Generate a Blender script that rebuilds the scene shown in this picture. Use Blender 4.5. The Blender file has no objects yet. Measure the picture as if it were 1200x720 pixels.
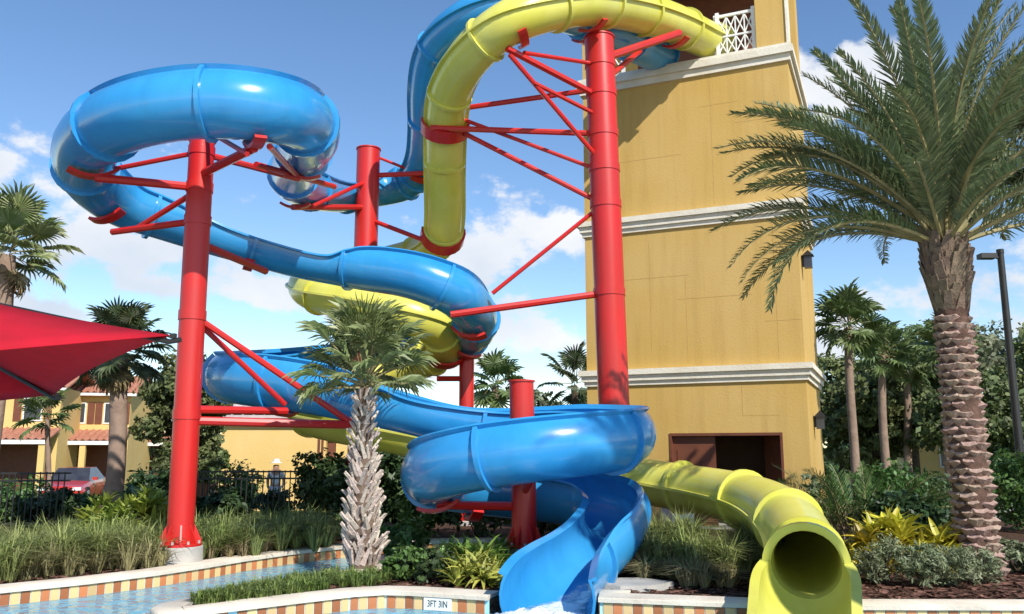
import bpy, bmesh, math, random
from mathutils import Vector, Matrix
random.seed(7)
R = math.radians
sc = bpy.context.scene
C = sc.collection

# ------------------------------------------------------------------ camera
CAM_Z = 1.7
PITCH = math.atan(0.17)
cp, sp = math.cos(PITCH), math.sin(PITCH)
cam_d = bpy.data.cameras.new('camera')
cam_d.sensor_width = 36.0
cam_d.lens = 30.0
cam_d.clip_end = 3000
cam = bpy.data.objects.new('camera', cam_d)
C.objects.link(cam)
cam.location = (0, 0, CAM_Z)
cam.rotation_euler = (R(90) + PITCH, 0, 0)
sc.camera = cam

def P(px, py, Y):
    """world point at distance Y seen at a pixel of the survey photograph"""
    u, v = (px - 600) / 1000.0, (360 - py) / 1000.0
    d = Vector((u, cp - v * sp, sp + v * cp))
    return Vector((0, 0, CAM_Z)) + d * (Y / d.y)

def G(px, Y, z=0.15):
    """world point on height z at distance Y at a pixel column"""
    t = (z - CAM_Z) / Y
    v = (t * cp - sp) / (cp + t * sp)
    return Vector(((px - 600) / 1000.0 * Y / (cp - v * sp), Y, z))

# ------------------------------------------------------------------ world, sun, exposure
SUN_AZ, SUN_EL = R(150), R(39.5)
sun_dir = Vector((math.sin(SUN_AZ) * math.cos(SUN_EL), math.cos(SUN_AZ) * math.cos(SUN_EL), math.sin(SUN_EL)))
w = bpy.data.worlds.new('World'); sc.world = w; w.use_nodes = True
nt = w.node_tree; nt.nodes.clear()
N = nt.nodes.new; L = nt.links.new
out = N('ShaderNodeOutputWorld')
sky = N('ShaderNodeTexSky'); sky.sky_type = 'NISHITA'; sky.sun_disc = False
sky.sun_elevation = SUN_EL; sky.sun_rotation = SUN_AZ
sky.altitude = 0; sky.air_density = 1.0; sky.dust_density = 0.0; sky.ozone_density = 1.6
bg = N('ShaderNodeBackground'); bg.inputs[1].default_value = 0.13
hsv = N('ShaderNodeHueSaturation'); hsv.inputs['Saturation'].default_value = 1.14; hsv.inputs['Hue'].default_value = .503
L(sky.outputs[0], hsv.inputs['Color']); L(hsv.outputs[0], bg.inputs[0])
tc = N('ShaderNodeTexCoord')
def vmath(op, a, b=None):
    n = N('ShaderNodeVectorMath'); n.operation = op
    for i, s in enumerate((a, b)):
        if s is None: continue
        if isinstance(s, (tuple, Vector)): n.inputs[i].default_value = tuple(s)
        else: L(s, n.inputs[i])
    return n
def fmath(op, a, b=None, clamp=False):
    n = N('ShaderNodeMath'); n.operation = op; n.use_clamp = clamp
    for i, s in enumerate((a, b)):
        if s is None: continue
        if isinstance(s, (int, float)): n.inputs[i].default_value = s
        else: L(s, n.inputs[i])
    return n.outputs[0]
D = tc.outputs['Generated']
noi = N('ShaderNodeTexNoise'); noi.inputs['Scale'].default_value = 11.0; noi.inputs['Detail'].default_value = 9.0
noi.inputs['Roughness'].default_value = 0.58
str_ = vmath('MULTIPLY', D, (1, 1, 1.5)); L(str_.outputs[0], noi.inputs['Vector'])
# cumulus banks: direction (survey pixel), angular half width, half height
acc = None
CL = [((110, 282), .15, .075), ((185, 335), .07, .02), ((28, 335), .09, .05), ((320, 345), .11, .03), ((585, 290), .075, .045),
      ((670, 272), .05, .04), ((640, 392), .10, .045), ((700, 430), .10, .03), ((975, 95), .09, .05), ((1060, 85), .06, .03), ((35, 165), .035, .016),
      ((-8, 190), .03, .03), ((960, 385), .06, .06), ((420, 430), .14, .025), ((-260, 280), .16, .07), ((1400, 330), .18, .08)]
BACK = [((1, -.3, .22), .22, .09), ((-1, -.4, .2), .25, .08), ((.3, -1, .2), .2, .07), ((-.4, -1, .3), .22, .08)]
items = [((P(*c, 100) - Vector((0, 0, CAM_Z))).normalized(), a, b) for c, a, b in CL] + [(Vector(c).normalized(), a, b) for c, a, b in BACK]
for c, a, b in items:
    s = vmath('SUBTRACT', D, c)
    m = vmath('MULTIPLY', s.outputs[0], (1 / a, 1 / a, 1 / b))
    ln = vmath('LENGTH', m.outputs[0])
    f = fmath('SUBTRACT', 1.0, ln.outputs['Value'])
    acc = f if acc is None else fmath('MAXIMUM', acc, f)
acc = fmath('MAXIMUM', acc, -1.2)
nn = fmath('MULTIPLY', fmath('SUBTRACT', noi.outputs[0], 0.5), 5.6)
dens = fmath('ADD', acc, nn)
mr = N('ShaderNodeMapRange'); mr.interpolation_type = 'SMOOTHSTEP'
mr.inputs['From Min'].default_value = 0.0; mr.inputs['From Max'].default_value = 0.72
L(dens, mr.inputs['Value'])
cr = N('ShaderNodeValToRGB')
cr.color_ramp.elements[0].position = 0.3; cr.color_ramp.elements[0].color = (.62, .70, .82, 1)
cr.color_ramp.elements[1].position = 0.62; cr.color_ramp.elements[1].color = (.93, .94, .96, 1)
noi2 = N('ShaderNodeTexNoise'); noi2.inputs['Scale'].default_value = 5.0; noi2.inputs['Detail'].default_value = 5.0
L(str_.outputs[0], noi2.inputs['Vector']); L(noi2.outputs[0], cr.inputs[0])
bgc = N('ShaderNodeBackground'); bgc.inputs[1].default_value = 0.78; L(cr.outputs[0], bgc.inputs[0])
mix = N('ShaderNodeMixShader')
L(fmath('MULTIPLY', mr.outputs[0], 0.95), mix.inputs[0]); L(bg.outputs[0], mix.inputs[1]); L(bgc.outputs[0], mix.inputs[2])
L(mix.outputs[0], out.inputs[0])

sun_d = bpy.data.lights.new('sun', 'SUN'); sun_d.energy = 4.2; sun_d.angle = R(0.53); sun_d.color = (1.0, .94, .84)
sun = bpy.data.objects.new('sun', sun_d); C.objects.link(sun)
sun.rotation_euler = (-sun_dir).to_track_quat('-Z', 'Y').to_euler()
sun.location = sun_dir * 60
sc.view_settings.view_transform = 'Standard'; sc.view_settings.look = 'None'
sc.view_settings.exposure = 0.45; sc.view_settings.gamma = 1.0

# ------------------------------------------------------------------ materials
MATS = {}
def mat(name, col, rough=.6, var=None, vscale=3.0, bump=0.0, bscale=20.0, coat=0.0, spec=.5, metal=0.0, island=0.0, hue=.04, trans=0.0, detail=5.0, vpos=(.35, .65)):
    if name in MATS: return MATS[name]
    m = bpy.data.materials.new(name); m.use_nodes = True
    t = m.node_tree; b = t.nodes['Principled BSDF']
    b.inputs['Base Color'].default_value = (*col, 1); b.inputs['Roughness'].default_value = rough
    b.inputs['Metallic'].default_value = metal
    b.inputs['Specular IOR Level'].default_value = spec
    b.inputs['Coat Weight'].default_value = coat; b.inputs['Coat Roughness'].default_value = .06
    tcn = t.nodes.new('ShaderNodeTexCoord')
    cs = None
    if var:
        n = t.nodes.new('ShaderNodeTexNoise'); n.inputs['Scale'].default_value = vscale; n.inputs['Detail'].default_value = detail
        t.links.new(tcn.outputs['Object'], n.inputs['Vector'])
        r = t.nodes.new('ShaderNodeValToRGB')
        r.color_ramp.elements[0].color = (*col, 1); r.color_ramp.elements[1].color = (*var, 1)
        r.color_ramp.elements[0].position = vpos[0]; r.color_ramp.elements[1].position = vpos[1]
        t.links.new(n.outputs[0], r.inputs[0]); cs = r.outputs[0]
    if island > 0:
        g = t.nodes.new('ShaderNodeNewGeometry')
        hs = t.nodes.new('ShaderNodeHueSaturation')
        if cs: t.links.new(cs, hs.inputs['Color'])
        else: hs.inputs['Color'].default_value = (*col, 1)
        mrn = t.nodes.new('ShaderNodeMapRange'); mrn.inputs['To Min'].default_value = 1 - island; mrn.inputs['To Max'].default_value = 1 + island * 1.3
        t.links.new(mrn.outputs[0], hs.inputs['Value'])
        mr2 = t.nodes.new('ShaderNodeMapRange'); mr2.inputs['To Min'].default_value = .5 + hue * .5; mr2.inputs['To Max'].default_value = .5 - hue * .5
        oi = t.nodes.new('ShaderNodeObjectInfo'); t.links.new(oi.outputs['Random'] if hue == 0 else g.outputs['Random Per Island'], mrn.inputs['Value']); t.links.new(oi.outputs['Random'], mr2.inputs['Value'])
        t.links.new(mr2.outputs[0], hs.inputs['Hue'])
        cs = hs.outputs[0]
    if cs: t.links.new(cs, b.inputs['Base Color'])
    if bump > 0:
        n2 = t.nodes.new('ShaderNodeTexNoise'); n2.inputs['Scale'].default_value = bscale; n2.inputs['Detail'].default_value = 6
        t.links.new(tcn.outputs['Object'], n2.inputs['Vector'])
        bn = t.nodes.new('ShaderNodeBump'); bn.inputs['Strength'].default_value = bump; bn.inputs['Distance'].default_value = .03
        t.links.new(n2.outputs[0], bn.inputs['Height']); t.links.new(bn.outputs[0], b.inputs['Normal'])
    if trans > 0:
        tr = t.nodes.new('ShaderNodeBsdfTranslucent')
        if cs: t.links.new(cs, tr.inputs['Color'])
        else: tr.inputs['Color'].default_value = (*col, 1)
        ms = t.nodes.new('ShaderNodeMixShader'); ms.inputs[0].default_value = trans
        t.links.new(b.outputs[0], ms.inputs[1]); t.links.new(tr.outputs[0], ms.inputs[2])
        t.links.new(ms.outputs[0], t.nodes['Material Output'].inputs['Surface'])
    MATS[name] = m
    return m

BLUE = mat('blue gelcoat', (.022, .255, .60), .25, var=(.045, .325, .67), vscale=.55, coat=.35)
BLUE_IN = BLUE
YELLOW = mat('yellow gelcoat', (.62, .60, .085), .32, var=(.68, .66, .15), vscale=1.2, coat=.25)
RED = mat('red steel paint', (.57, .014, .012), .40, var=(.49, .022, .018), vscale=1.1, coat=.15)
STUCCO = mat('ochre stucco', (.53, .345, .10), .9, var=(.57, .39, .145), vscale=.45, bump=.16, bscale=22, spec=.2, detail=9)
def add_streaks(m, amt=.22):
    t = m.node_tree; b = t.nodes['Principled BSDF']; src = b.inputs['Base Color'].links[0].from_socket
    tcn = t.nodes.new('ShaderNodeTexCoord'); mp = t.nodes.new('ShaderNodeMapping'); mp.inputs['Scale'].default_value = (2.4, 2.4, .18)
    n = t.nodes.new('ShaderNodeTexNoise'); n.inputs['Scale'].default_value = 1.6; n.inputs['Detail'].default_value = 7; n.inputs['Roughness'].default_value = .65
    t.links.new(tcn.outputs['Object'], mp.inputs[0]); t.links.new(mp.outputs[0], n.inputs['Vector'])
    r = t.nodes.new('ShaderNodeMapRange'); r.inputs['From Min'].default_value = .48; r.inputs['From Max'].default_value = .78; r.inputs['To Max'].default_value = amt
    t.links.new(n.outputs[0], r.inputs['Value'])
    mx = t.nodes.new('ShaderNodeMixRGB'); mx.blend_type = 'MULTIPLY'; mx.inputs[2].default_value = (.45, .36, .25, 1)
    t.links.new(r.outputs[0], mx.inputs[0]); t.links.new(src, mx.inputs[1]); t.links.new(mx.outputs[0], b.inputs['Base Color'])
add_streaks(STUCCO, .28); add_streaks(BLUE, .20); add_streaks(YELLOW, .16); add_streaks(RED, .22)
STUCCO_PALE = mat('pale yellow stucco', (.66, .46, .17), .9, var=(.70, .50, .21), vscale=1.0, bump=.2, bscale=14, spec=.2)
STUCCO_GREY = mat('sage stucco', (.42, .42, .30), .9, var=(.46, .45, .33), vscale=1, bump=.2, spec=.2)
TRIM = mat('white stucco trim', (.74, .70, .60), .85, var=(.66, .61, .50), vscale=2.5, bump=.25, bscale=18, spec=.2)
WHITE = mat('white paint', (.80, .80, .78), .5, var=(.74, .74, .72), vscale=3)
BROWN = mat('brown painted wood', (.16, .05, .022), .6, var=(.13, .04, .02), vscale=5, bump=.1)
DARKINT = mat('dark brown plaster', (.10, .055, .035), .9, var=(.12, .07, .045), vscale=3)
BLACK = mat('black iron', (.012, .012, .013), .5, var=(.018, .018, .018), vscale=6)
CONC = mat('grey concrete', (.46, .44, .41), .9, var=(.36, .35, .33), vscale=4, bump=.3, bscale=30, spec=.2)
COPING = mat('cream pool coping', (.72, .66, .55), .85, var=(.58, .51, .42), vscale=2.2, bump=.3, bscale=25, spec=.2)
TILE_O = mat('orange tile', (.46, .17, .065), .35, var=(.38, .13, .05), vscale=1.7, island=.30, hue=0)
TILE_T = mat('tan tile', (.68, .47, .22), .35, var=(.60, .42, .20), vscale=1.7, island=.16, hue=0)
TILE_W = mat('white tile', (.80, .80, .78), .3, var=(.76, .76, .75), vscale=3)
INK = mat('black lettering', (.015, .03, .03), .6)
PLASTER = mat('blue pool plaster', (.42, .76, .86), .8, var=(.36, .70, .82), vscale=.8)
MULCH = mat('mulch', (.125, .072, .048), .95, var=(.045, .026, .018), vscale=22, bump=1.0, bscale=40, spec=.1, detail=9)
MULCH_CHIP = mat('mulch chip', (.17, .095, .065), .95, var=(.07, .04, .028), vscale=9, island=.5, spec=.1)
LAWN = mat('lawn', (.07, .11, .025), .95, var=(.10, .10, .04), vscale=1.5, bump=.6, bscale=30, spec=.1)
DECK = mat('pale deck', (.55, .47, .40), .9, var=(.48, .40, .34), vscale=2, bump=.3, bscale=40, spec=.2)
PATH = mat('pink path', (.50, .36, .30), .9, var=(.42, .31, .26), vscale=3, bump=.2, spec=.2)
TERRA = mat('terracotta roof', (.36, .13, .075), .85, var=(.44, .22, .15), vscale=6, bump=.6, bscale=8, spec=.2)
PALEROOF = mat('pale roof', (.50, .42, .42), .85, var=(.58, .50, .50), vscale=4, bump=.3, spec=.2)
CANVAS = mat('red canvas', (.50, .012, .030), .85, var=(.44, .012, .026), vscale=7, bump=.15, bscale=200, spec=.2, trans=.12)
GLASSDARK = mat('dark window glass', (.03, .028, .04), .25, var=(.05, .055, .065), vscale=2)
CARRED = mat('red car paint', (.52, .03, .02), .25, var=(.48, .03, .02), vscale=2, coat=.6)
CARGREY = mat('silver car paint', (.45, .46, .48), .3, var=(.42, .43, .45), vscale=2, coat=.6)
RUBBER = mat('black rubber', (.015, .015, .015), .8, var=(.02, .02, .02), vscale=5)
SKIN = mat('skin', (.48, .27, .18), .6, var=(.45, .25, .17), vscale=8)
CLOTH_W = mat('white cloth', (.78, .76, .72), .9, var=(.70, .69, .67), vscale=8)
CLOTH_G = mat('grey cloth', (.70, .69, .70), .9, var=(.46, .46, .49), vscale=8)
FOAM = mat('white foam', (.85, .88, .90), .6, var=(.70, .80, .86), vscale=9, bump=.8, bscale=30)
# foliage
DATE = mat('date palm leaf', (.13, .18, .075), .45, var=(.19, .23, .12), vscale=2.0, island=.35, trans=.22, spec=.4)
DATE_ST = mat('palm stalk', (.34, .29, .13), .6, var=(.24, .21, .09), vscale=4)
BARK_D = mat('date palm trunk', (.14, .085, .065), .95, var=(.075, .046, .036), vscale=8, bump=.8, bscale=18, spec=.1)
BOOT_D = mat('date palm leaf scar', (.38, .275, .225), .9, var=(.24, .165, .135), vscale=9, bump=.5, bscale=30, spec=.1, island=.3)
BOOT_DK = mat('date palm crown boots', (.20, .145, .105), .9, var=(.125, .092, .07), vscale=9, bump=.6, bscale=30, spec=.1, island=.4)
SABAL = mat('fan palm leaf', (.18, .245, .08), .45, var=(.27, .31, .14), vscale=2.5, island=.3, trans=.25)
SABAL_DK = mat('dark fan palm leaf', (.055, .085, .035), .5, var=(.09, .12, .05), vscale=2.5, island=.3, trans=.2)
SABAL_FAR = mat('far fan palm leaf', (.10, .155, .045), .5, var=(.15, .20, .07), vscale=2.5, island=.3, trans=.25)
DEADLEAF = mat('dead palm leaf', (.30, .22, .12), .9, var=(.22, .15, .08), vscale=5, island=.3, trans=.2)
BARK_S = mat('fan palm trunk', (.20, .145, .11), .95, var=(.12, .085, .065), vscale=7, bump=.8, bscale=15, spec=.1)
BOOT_S = mat('fan palm boot', (.56, .48, .42), .9, var=(.40, .33, .28), vscale=8, bump=.5, bscale=30, spec=.1, island=.3)
BARK_P = mat('smooth palm trunk', (.30, .215, .165), .95, var=(.22, .155, .12), vscale=5, bump=.5, bscale=12, spec=.1)
BARK = mat('tree bark', (.11, .08, .06), .95, var=(.07, .05, .038), vscale=6, bump=.8, bscale=15, spec=.1)
OAK = mat('oak leaf', (.10, .155, .045), .6, var=(.17, .21, .075), vscale=.9, island=.4, trans=.2)
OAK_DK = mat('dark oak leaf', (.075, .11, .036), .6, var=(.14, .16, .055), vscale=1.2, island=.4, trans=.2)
OAK_GREY = mat('grey green leaf', (.12, .145, .075), .6, var=(.16, .175, .10), vscale=1, island=.4, trans=.2)
SHRUB = mat('green shrub leaf', (.06, .135, .028), .45, var=(.10, .18, .045), vscale=2, island=.4, trans=.22)
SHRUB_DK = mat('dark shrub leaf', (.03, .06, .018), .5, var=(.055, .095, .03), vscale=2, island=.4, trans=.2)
SHRUB_GY = mat('grey green shrub leaf', (.17, .215, .11), .6, var=(.24, .27, .16), vscale=3, island=.35, trans=.2)
SHRUB_LIME = mat('lime shrub leaf', (.20, .26, .035), .5, var=(.30, .33, .06), vscale=3, island=.35, trans=.25)
CROTON = mat('yellow croton leaf', (.56, .48, .05), .45, var=(.22, .25, .04), vscale=5, vpos=(.48, .78), island=.35, trans=.2)
LILY = mat('strap leaf', (.085, .18, .03), .4, var=(.16, .26, .05), vscale=4, island=.3, trans=.25)
LILY_Y = mat('yellow strap leaf', (.26, .32, .05), .4, var=(.40, .38, .08), vscale=4, island=.3, trans=.25)
BANANA = mat('banana leaf', (.10, .19, .08), .4, var=(.16, .25, .12), vscale=3, island=.2, trans=.3)
GRASS = mat('fountain grass', (.18, .25, .065), .7, var=(.27, .30, .11), vscale=2, island=.45, trans=.25)
GRASS_DRY = mat('dry fountain grass', (.36, .30, .165), .8, var=(.25, .22, .10), vscale=3, island=.45, trans=.25)
TURF = mat('island turf', (.10, .175, .035), .6, var=(.16, .22, .06), vscale=3, island=.45, trans=.25)

# water: clear tinted surface over the plaster
mw = bpy.data.materials.new('pool water'); mw.use_nodes = True
t = mw.node_tree; t.nodes.remove(t.nodes['Principled BSDF'])
tr = t.nodes.new('ShaderNodeBsdfTransparent'); tr.inputs[0].default_value = (.50, .86, .95, 1)
gl = t.nodes.new('ShaderNodeBsdfGlossy'); gl.inputs['Roughness'].default_value = .04
df = t.nodes.new('ShaderNodeBsdfDiffuse'); df.inputs[0].default_value = (.30, .66, .84, 1)
fr = t.nodes.new('ShaderNodeFresnel'); fr.inputs[0].default_value = 1.22
tcw = t.nodes.new('ShaderNodeTexCoord')
nw = t.nodes.new('ShaderNodeTexNoise'); nw.inputs['Scale'].default_value = 5.0; nw.inputs['Detail'].default_value = 4; nw.inputs['Distortion'].default_value = .8
t.links.new(tcw.outputs['Object'], nw.inputs['Vector'])
bw = t.nodes.new('ShaderNodeBump'); bw.inputs['Strength'].default_value = .5; bw.inputs['Distance'].default_value = .12
t.links.new(nw.outputs[0], bw.inputs['Height'])
for x in (gl, fr, df): t.links.new(bw.outputs[0], x.inputs['Normal'])
m0 = t.nodes.new('ShaderNodeMixShader'); m0.inputs[0].default_value = .5
t.links.new(tr.outputs[0], m0.inputs[1]); t.links.new(df.outputs[0], m0.inputs[2])
m1 = t.nodes.new('ShaderNodeMixShader')
t.links.new(fr.outputs[0], m1.inputs[0]); t.links.new(m0.outputs[0], m1.inputs[1]); t.links.new(gl.outputs[0], m1.inputs[2])
t.links.new(m1.outputs[0], t.nodes['Material Output'].inputs[0])

# ------------------------------------------------------------------ object helpers
class MB:
    def __init__(s): s.v = []; s.f = []; s.mi = []
    def add(s, verts, faces, mi=0):
        o = len(s.v); s.v += [tuple(x) for x in verts]; s.f += [tuple(i + o for i in f) for f in faces]; s.mi += [mi] * len(faces)
    def box(s, lo, hi, M=None, mi=0):
        x0, y0, z0 = lo; x1, y1, z1 = hi
        vs = [Vector(p) for p in ((x0,y0,z0),(x1,y0,z0),(x1,y1,z0),(x0,y1,z0),(x0,y0,z1),(x1,y0,z1),(x1,y1,z1),(x0,y1,z1))]
        if M: vs = [M @ p for p in vs]
        s.add(vs, [(0,3,2,1),(4,5,6,7),(0,1,5,4),(1,2,6,5),(2,3,7,6),(3,0,4,7)], mi)
    def tube(s, pts, rad, n=10, caps=True, mi=0):
        pts = [Vector(p) for p in pts]
        if not isinstance(rad, (list, tuple)): rad = [rad] * len(pts)
        rings = []
        ref = None
        for i, p in enumerate(pts):
            T = (pts[min(i + 1, len(pts) - 1)] - pts[max(i - 1, 0)]).normalized()
            if ref is None: ref = Vector((1, 0, 0)) if abs(T.x) < .8 else Vector((0, 0, 1))
            A = (ref - T * ref.dot(T)).normalized(); B = T.cross(A); ref = A
            rings.append([p + (A * math.cos(2 * math.pi * k / n) + B * math.sin(2 * math.pi * k / n)) * rad[i] for k in range(n)])
        vs = [q for r_ in rings for q in r_]; fs = []
        for i in range(len(pts) - 1):
            for k in range(n):
                k2 = (k + 1) % n
                fs.append((i * n + k, i * n + k2, (i + 1) * n + k2, (i + 1) * n + k))
        if caps:
            fs.append(tuple(range(n - 1, -1, -1))); fs.append(tuple((len(pts) - 1) * n + k for k in range(n)))
        s.add(vs, fs, mi)
    def mesh(s, name, mats, smooth=None):
        me = bpy.data.meshes.new(name); me.from_pydata(s.v, [], s.f)
        for m in (mats if isinstance(mats, (list, tuple)) else [mats]): me.materials.append(m)
        if any(s.mi): me.polygons.foreach_set('material_index', s.mi)
        if smooth is not None:
            me.polygons.foreach_set('use_smooth', [True] * len(me.polygons))
            me.set_sharp_from_angle(angle=R(smooth))
        me.update()
        return me
    def build(s, name, mats, parent=None, smooth=None, loc=None):
        return link(name, s.mesh(name, mats, smooth), parent, loc)

def link(name, me, parent=None, loc=None):
    o = bpy.data.objects.new(name, me); C.objects.link(o)
    if parent is not None: o.parent = parent
    if loc is not None: o.location = loc
    return o
def thing(name, label, cat, loc=(0, 0, 0), rz=0, group=None):
    o = bpy.data.objects.new(name, None); C.objects.link(o); o.empty_display_size = .3
    o.location = loc; o.rotation_euler = (0, 0, rz)
    return tag(o, label, cat, group)
def tag(o, label=None, cat=None, group=None, kind=None):
    if label: o['label'] = label
    if cat: o['category'] = cat
    if group: o['group'] = group
    if kind: o['kind'] = kind
    return o
def wparent(o, root):
    """parent keeping the world coordinates its mesh was written in"""
    o.parent = root
    o.matrix_parent_inverse = Matrix.Translation(root.location).inverted() if root.rotation_euler.z == 0 else (Matrix.Translation(root.location) @ Matrix.Rotation(root.rotation_euler.z, 4, 'Z')).inverted()
    return o

# ------------------------------------------------------------------ slides
def profile(r, zl, zr, n=19):
    """round shell open at the top; zl, zr are the heights of its two edges over the centre"""
    al = math.asin(max(-.97, min(.97, -zl / r))); ar = math.asin(max(-.97, min(.97, -zr / r)))
    o = []
    for k in range(n):
        a = math.pi + al + (math.pi - al - ar) * k / (n - 1)
        o.append((r * math.cos(a), r * math.sin(a)))
    return o

def sample_path(ctrl, step=.12):
    """ctrl: (px,py,Y,r,zl,zr,bank,kind) -> evenly spaced samples with frames"""
    raw = []
    pts = [(*P(c[0], c[1], c[2]), c[3], c[4], c[5], c[6]) for c in ctrl]
    n = len(pts)
    for i in range(n - 1):
        p0, p1, p2, p3 = pts[max(i-1, 0)], pts[i], pts[i+1], pts[min(i+2, n-1)]
        for k in range(14):
            t_ = k / 14.0
            raw.append((tuple(.5 * (2*b + (c-a)*t_ + (2*a-5*b+4*c-d)*t_*t_ + (3*b-a-3*c+d)*t_**3) for a, b, c, d in zip(p0, p1, p2, p3)), ctrl[i][7]))
    raw.append((pts[-1], ctrl[-2][7]))
    # even out: smooth positions a little
    for _ in range(14):
        q = [raw[0]]
        for i in range(1, len(raw) - 1):
            a, b, c = raw[i-1][0], raw[i][0], raw[i+1][0]
            q.append((tuple(b[j] * .5 + (a[j] + c[j]) * .25 if j < 3 else b[j] for j in range(7)), raw[i][1]))
        q.append(raw[-1]); raw = q
    res = [raw[0]]; d = 0; last = Vector(raw[0][0][:3])
    for q, k in raw[1:]:
        p = Vector(q[:3]); seg = (p - last).length
        while d + seg >= step:
            f = (step - d) / seg
            a = res[-1]
            last = last + (p - last) * f
            res.append(((*last, *q[3:]), k)); seg = (p - last).length; d = 0
        d += seg; last = p
    S = []
    for i, (q, k) in enumerate(res):
        T = (Vector(res[min(i+1, len(res)-1)][0][:3]) - Vector(res[max(i-1, 0)][0][:3])).normalized()
        U = (Vector((0, 0, 1)) - T * T.z).normalized(); Sd = T.cross(U)
        b = q[6]
        U2 = U * math.cos(b) - Sd * math.sin(b); S2 = Sd * math.cos(b) + U * math.sin(b)
        S.append(dict(p=Vector(q[:3]), T=T, U=U2, S=S2, r=q[3], zl=q[4], zr=q[5], k=k, s=i * step))
    return S

def flume_mesh(seg, th=.028):
    mb = MB(); n = 19; M = 2 * n + 4
    for e in seg:
        o = profile(e['r'], e['zl'], e['zr'], n)
        g = (e['r'] - th) / e['r']; h = (e['r'] + .065) / e['r']
        inn = [(x * g, y * g) for x, y in o]
        def tang(q, sg, d_):   # move along the shell by d_
            a_ = math.atan2(q[1], q[0]) + sg * d_ / e['r']; return (math.hypot(*q) * math.cos(a_), math.hypot(*q) * math.sin(a_))
        (lx, ly), (rx, ry) = o[0], o[-1]
        prof = [tang(o[0], 1, .03)] + o[1:-1] + [tang(o[-1], -1, .03), tang((rx * h, ry * h), -1, .03), (rx * h, ry * h)] + inn[::-1] + [(lx * h, ly * h), tang((lx * h, ly * h), 1, .03)]
        e['_n'] = len(prof)
        mb.v += [tuple(e['p'] + e['S'] * x + e['U'] * y) for x, y in prof]
    M = seg[0]['_n']
    for i in range(len(seg) - 1):
        for k in range(M):
            k2 = (k + 1) % M
            mb.f.append((i*M+k, (i+1)*M+k, (i+1)*M+k2, i*M+k2))
    L_ = (len(seg) - 1) * M
    mb.f.append(tuple(range(M))); mb.f.append(tuple(L_ + k for k in reversed(range(M))))
    mb.mi = [0] * len(mb.f)
    return mb

def tube_mesh(seg, th=.03, n=30):
    mb = MB()
    for e in seg:
        for rr in (e['r'], e['r'] - th):
            for k in range(n):
                a = 2 * math.pi * k / n
                mb.v.append(tuple(e['p'] + (e['S'] * math.cos(a) + e['U'] * math.sin(a)) * rr))
    W = 2 * n
    for i in range(len(seg) - 1):
        for k in range(n):
            k2 = (k + 1) % n
            mb.f.append((i*W+k, (i+1)*W+k, (i+1)*W+k2, i*W+k2))
            mb.f.append((i*W+n+k, i*W+n+k2, (i+1)*W+n+k2, (i+1)*W+n+k))
    e_ = (len(seg) - 1) * W
    for k in range(n):
        k2 = (k + 1) % n
        mb.f.append((k, k2, n+k2, n+k)); mb.f.append((e_+k, e_+n+k, e_+n+k2, e_+k2))
    mb.mi = [0] * len(mb.f)
    # horizontal joint flanges of the two half shells
    for sg in (1, -1):
        vs = []; fs = []
        for e in seg:
            for a, b in ((-.01, -.022), (.06, -.022), (.06, .022), (-.01, .022)):
                vs.append(e['p'] + e['S'] * sg * (e['r'] + a) + e['U'] * b)
        for i in range(len(seg) - 1):
            for k in range(4):
                k2 = (k + 1) % 4
                fs.append((i*4+k, i*4+k2, (i+1)*4+k2, (i+1)*4+k))
        fs.append((0, 3, 2, 1)); q = (len(seg) - 1) * 4; fs.append((q, q+1, q+2, q+3))
        mb.add(vs, fs)
    return mb

def collar(e, kind, wid=.03, hgt=.055):
    """raised joint rib round the shell at one sample"""
    mb = MB()
    if kind == 'T':
        prof = [(math.cos(2*math.pi*k/30), math.sin(2*math.pi*k/30)) for k in range(30)]
        o = [(x*(e['r']-.01), y*(e['r']-.01)) for x, y in prof]; q = [(x*(e['r']+hgt), y*(e['r']+hgt)) for x, y in prof]; closed = True
    else:
        pr = profile(e['r'], e['zl'] - .02, e['zr'] - .02, 19); o = [(x*.985, y*.985) for x, y in pr]; f = (e['r'] + hgt) / e['r']
        q = [(x*f, y*f) for x, y in pr]; closed = False
    n = len(o)
    for off in (-wid, wid):
        for lst in (o, q):
            mb.v += [tuple(e['p'] + e['T']*off + e['S']*x + e['U']*y) for x, y in lst]
    A, B, Cc, Dd = 0, n, 2*n, 3*n
    for k in range(n if closed else n - 1):
        k2 = (k + 1) % n
        mb.f += [(B+k, Dd+k, Dd+k2, B+k2), (A+k, B+k, B+k2, A+k2), (Cc+k, Cc+k2, Dd+k2, Dd+k), (A+k, A+k2, Cc+k2, Cc+k)]
    if not closed:
        mb.f += [(A, Cc, Dd, B), (A+n-1, B+n-1, Dd+n-1, Cc+n-1)]
    mb.mi = [0] * len(mb.f)
    return mb

def build_slide(root, ctrl, material, joint=1.7, first=0.0):
    S = sample_path(ctrl)
    cuts = [0]; nxt = first if first else joint
    for i in range(1, len(S) - 1):
        if S[i]['k'] != S[i-1]['k']: cuts.append(i); nxt = S[i]['s'] + joint
        elif S[i]['s'] >= nxt and S[-1]['s'] - S[i]['s'] > .5: cuts.append(i); nxt = S[i]['s'] + joint
    cuts.append(len(S) - 1)
    for a, b in zip(cuts, cuts[1:]):
        if b - a < 2: continue
        kind = S[a]['k']
        seg = [dict(e) for e in S[a:b+1]]
        mb = tube_mesh(seg) if kind == 'T' else flume_mesh(seg)
        o = wparent(mb.build('tube_section' if kind == 'T' else 'flume_section', material, None, smooth=40), root)
        c = collar(S[a] if a else S[1], kind).build('joint_flange', material, None, smooth=40)
        c.parent = o
    return S

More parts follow.
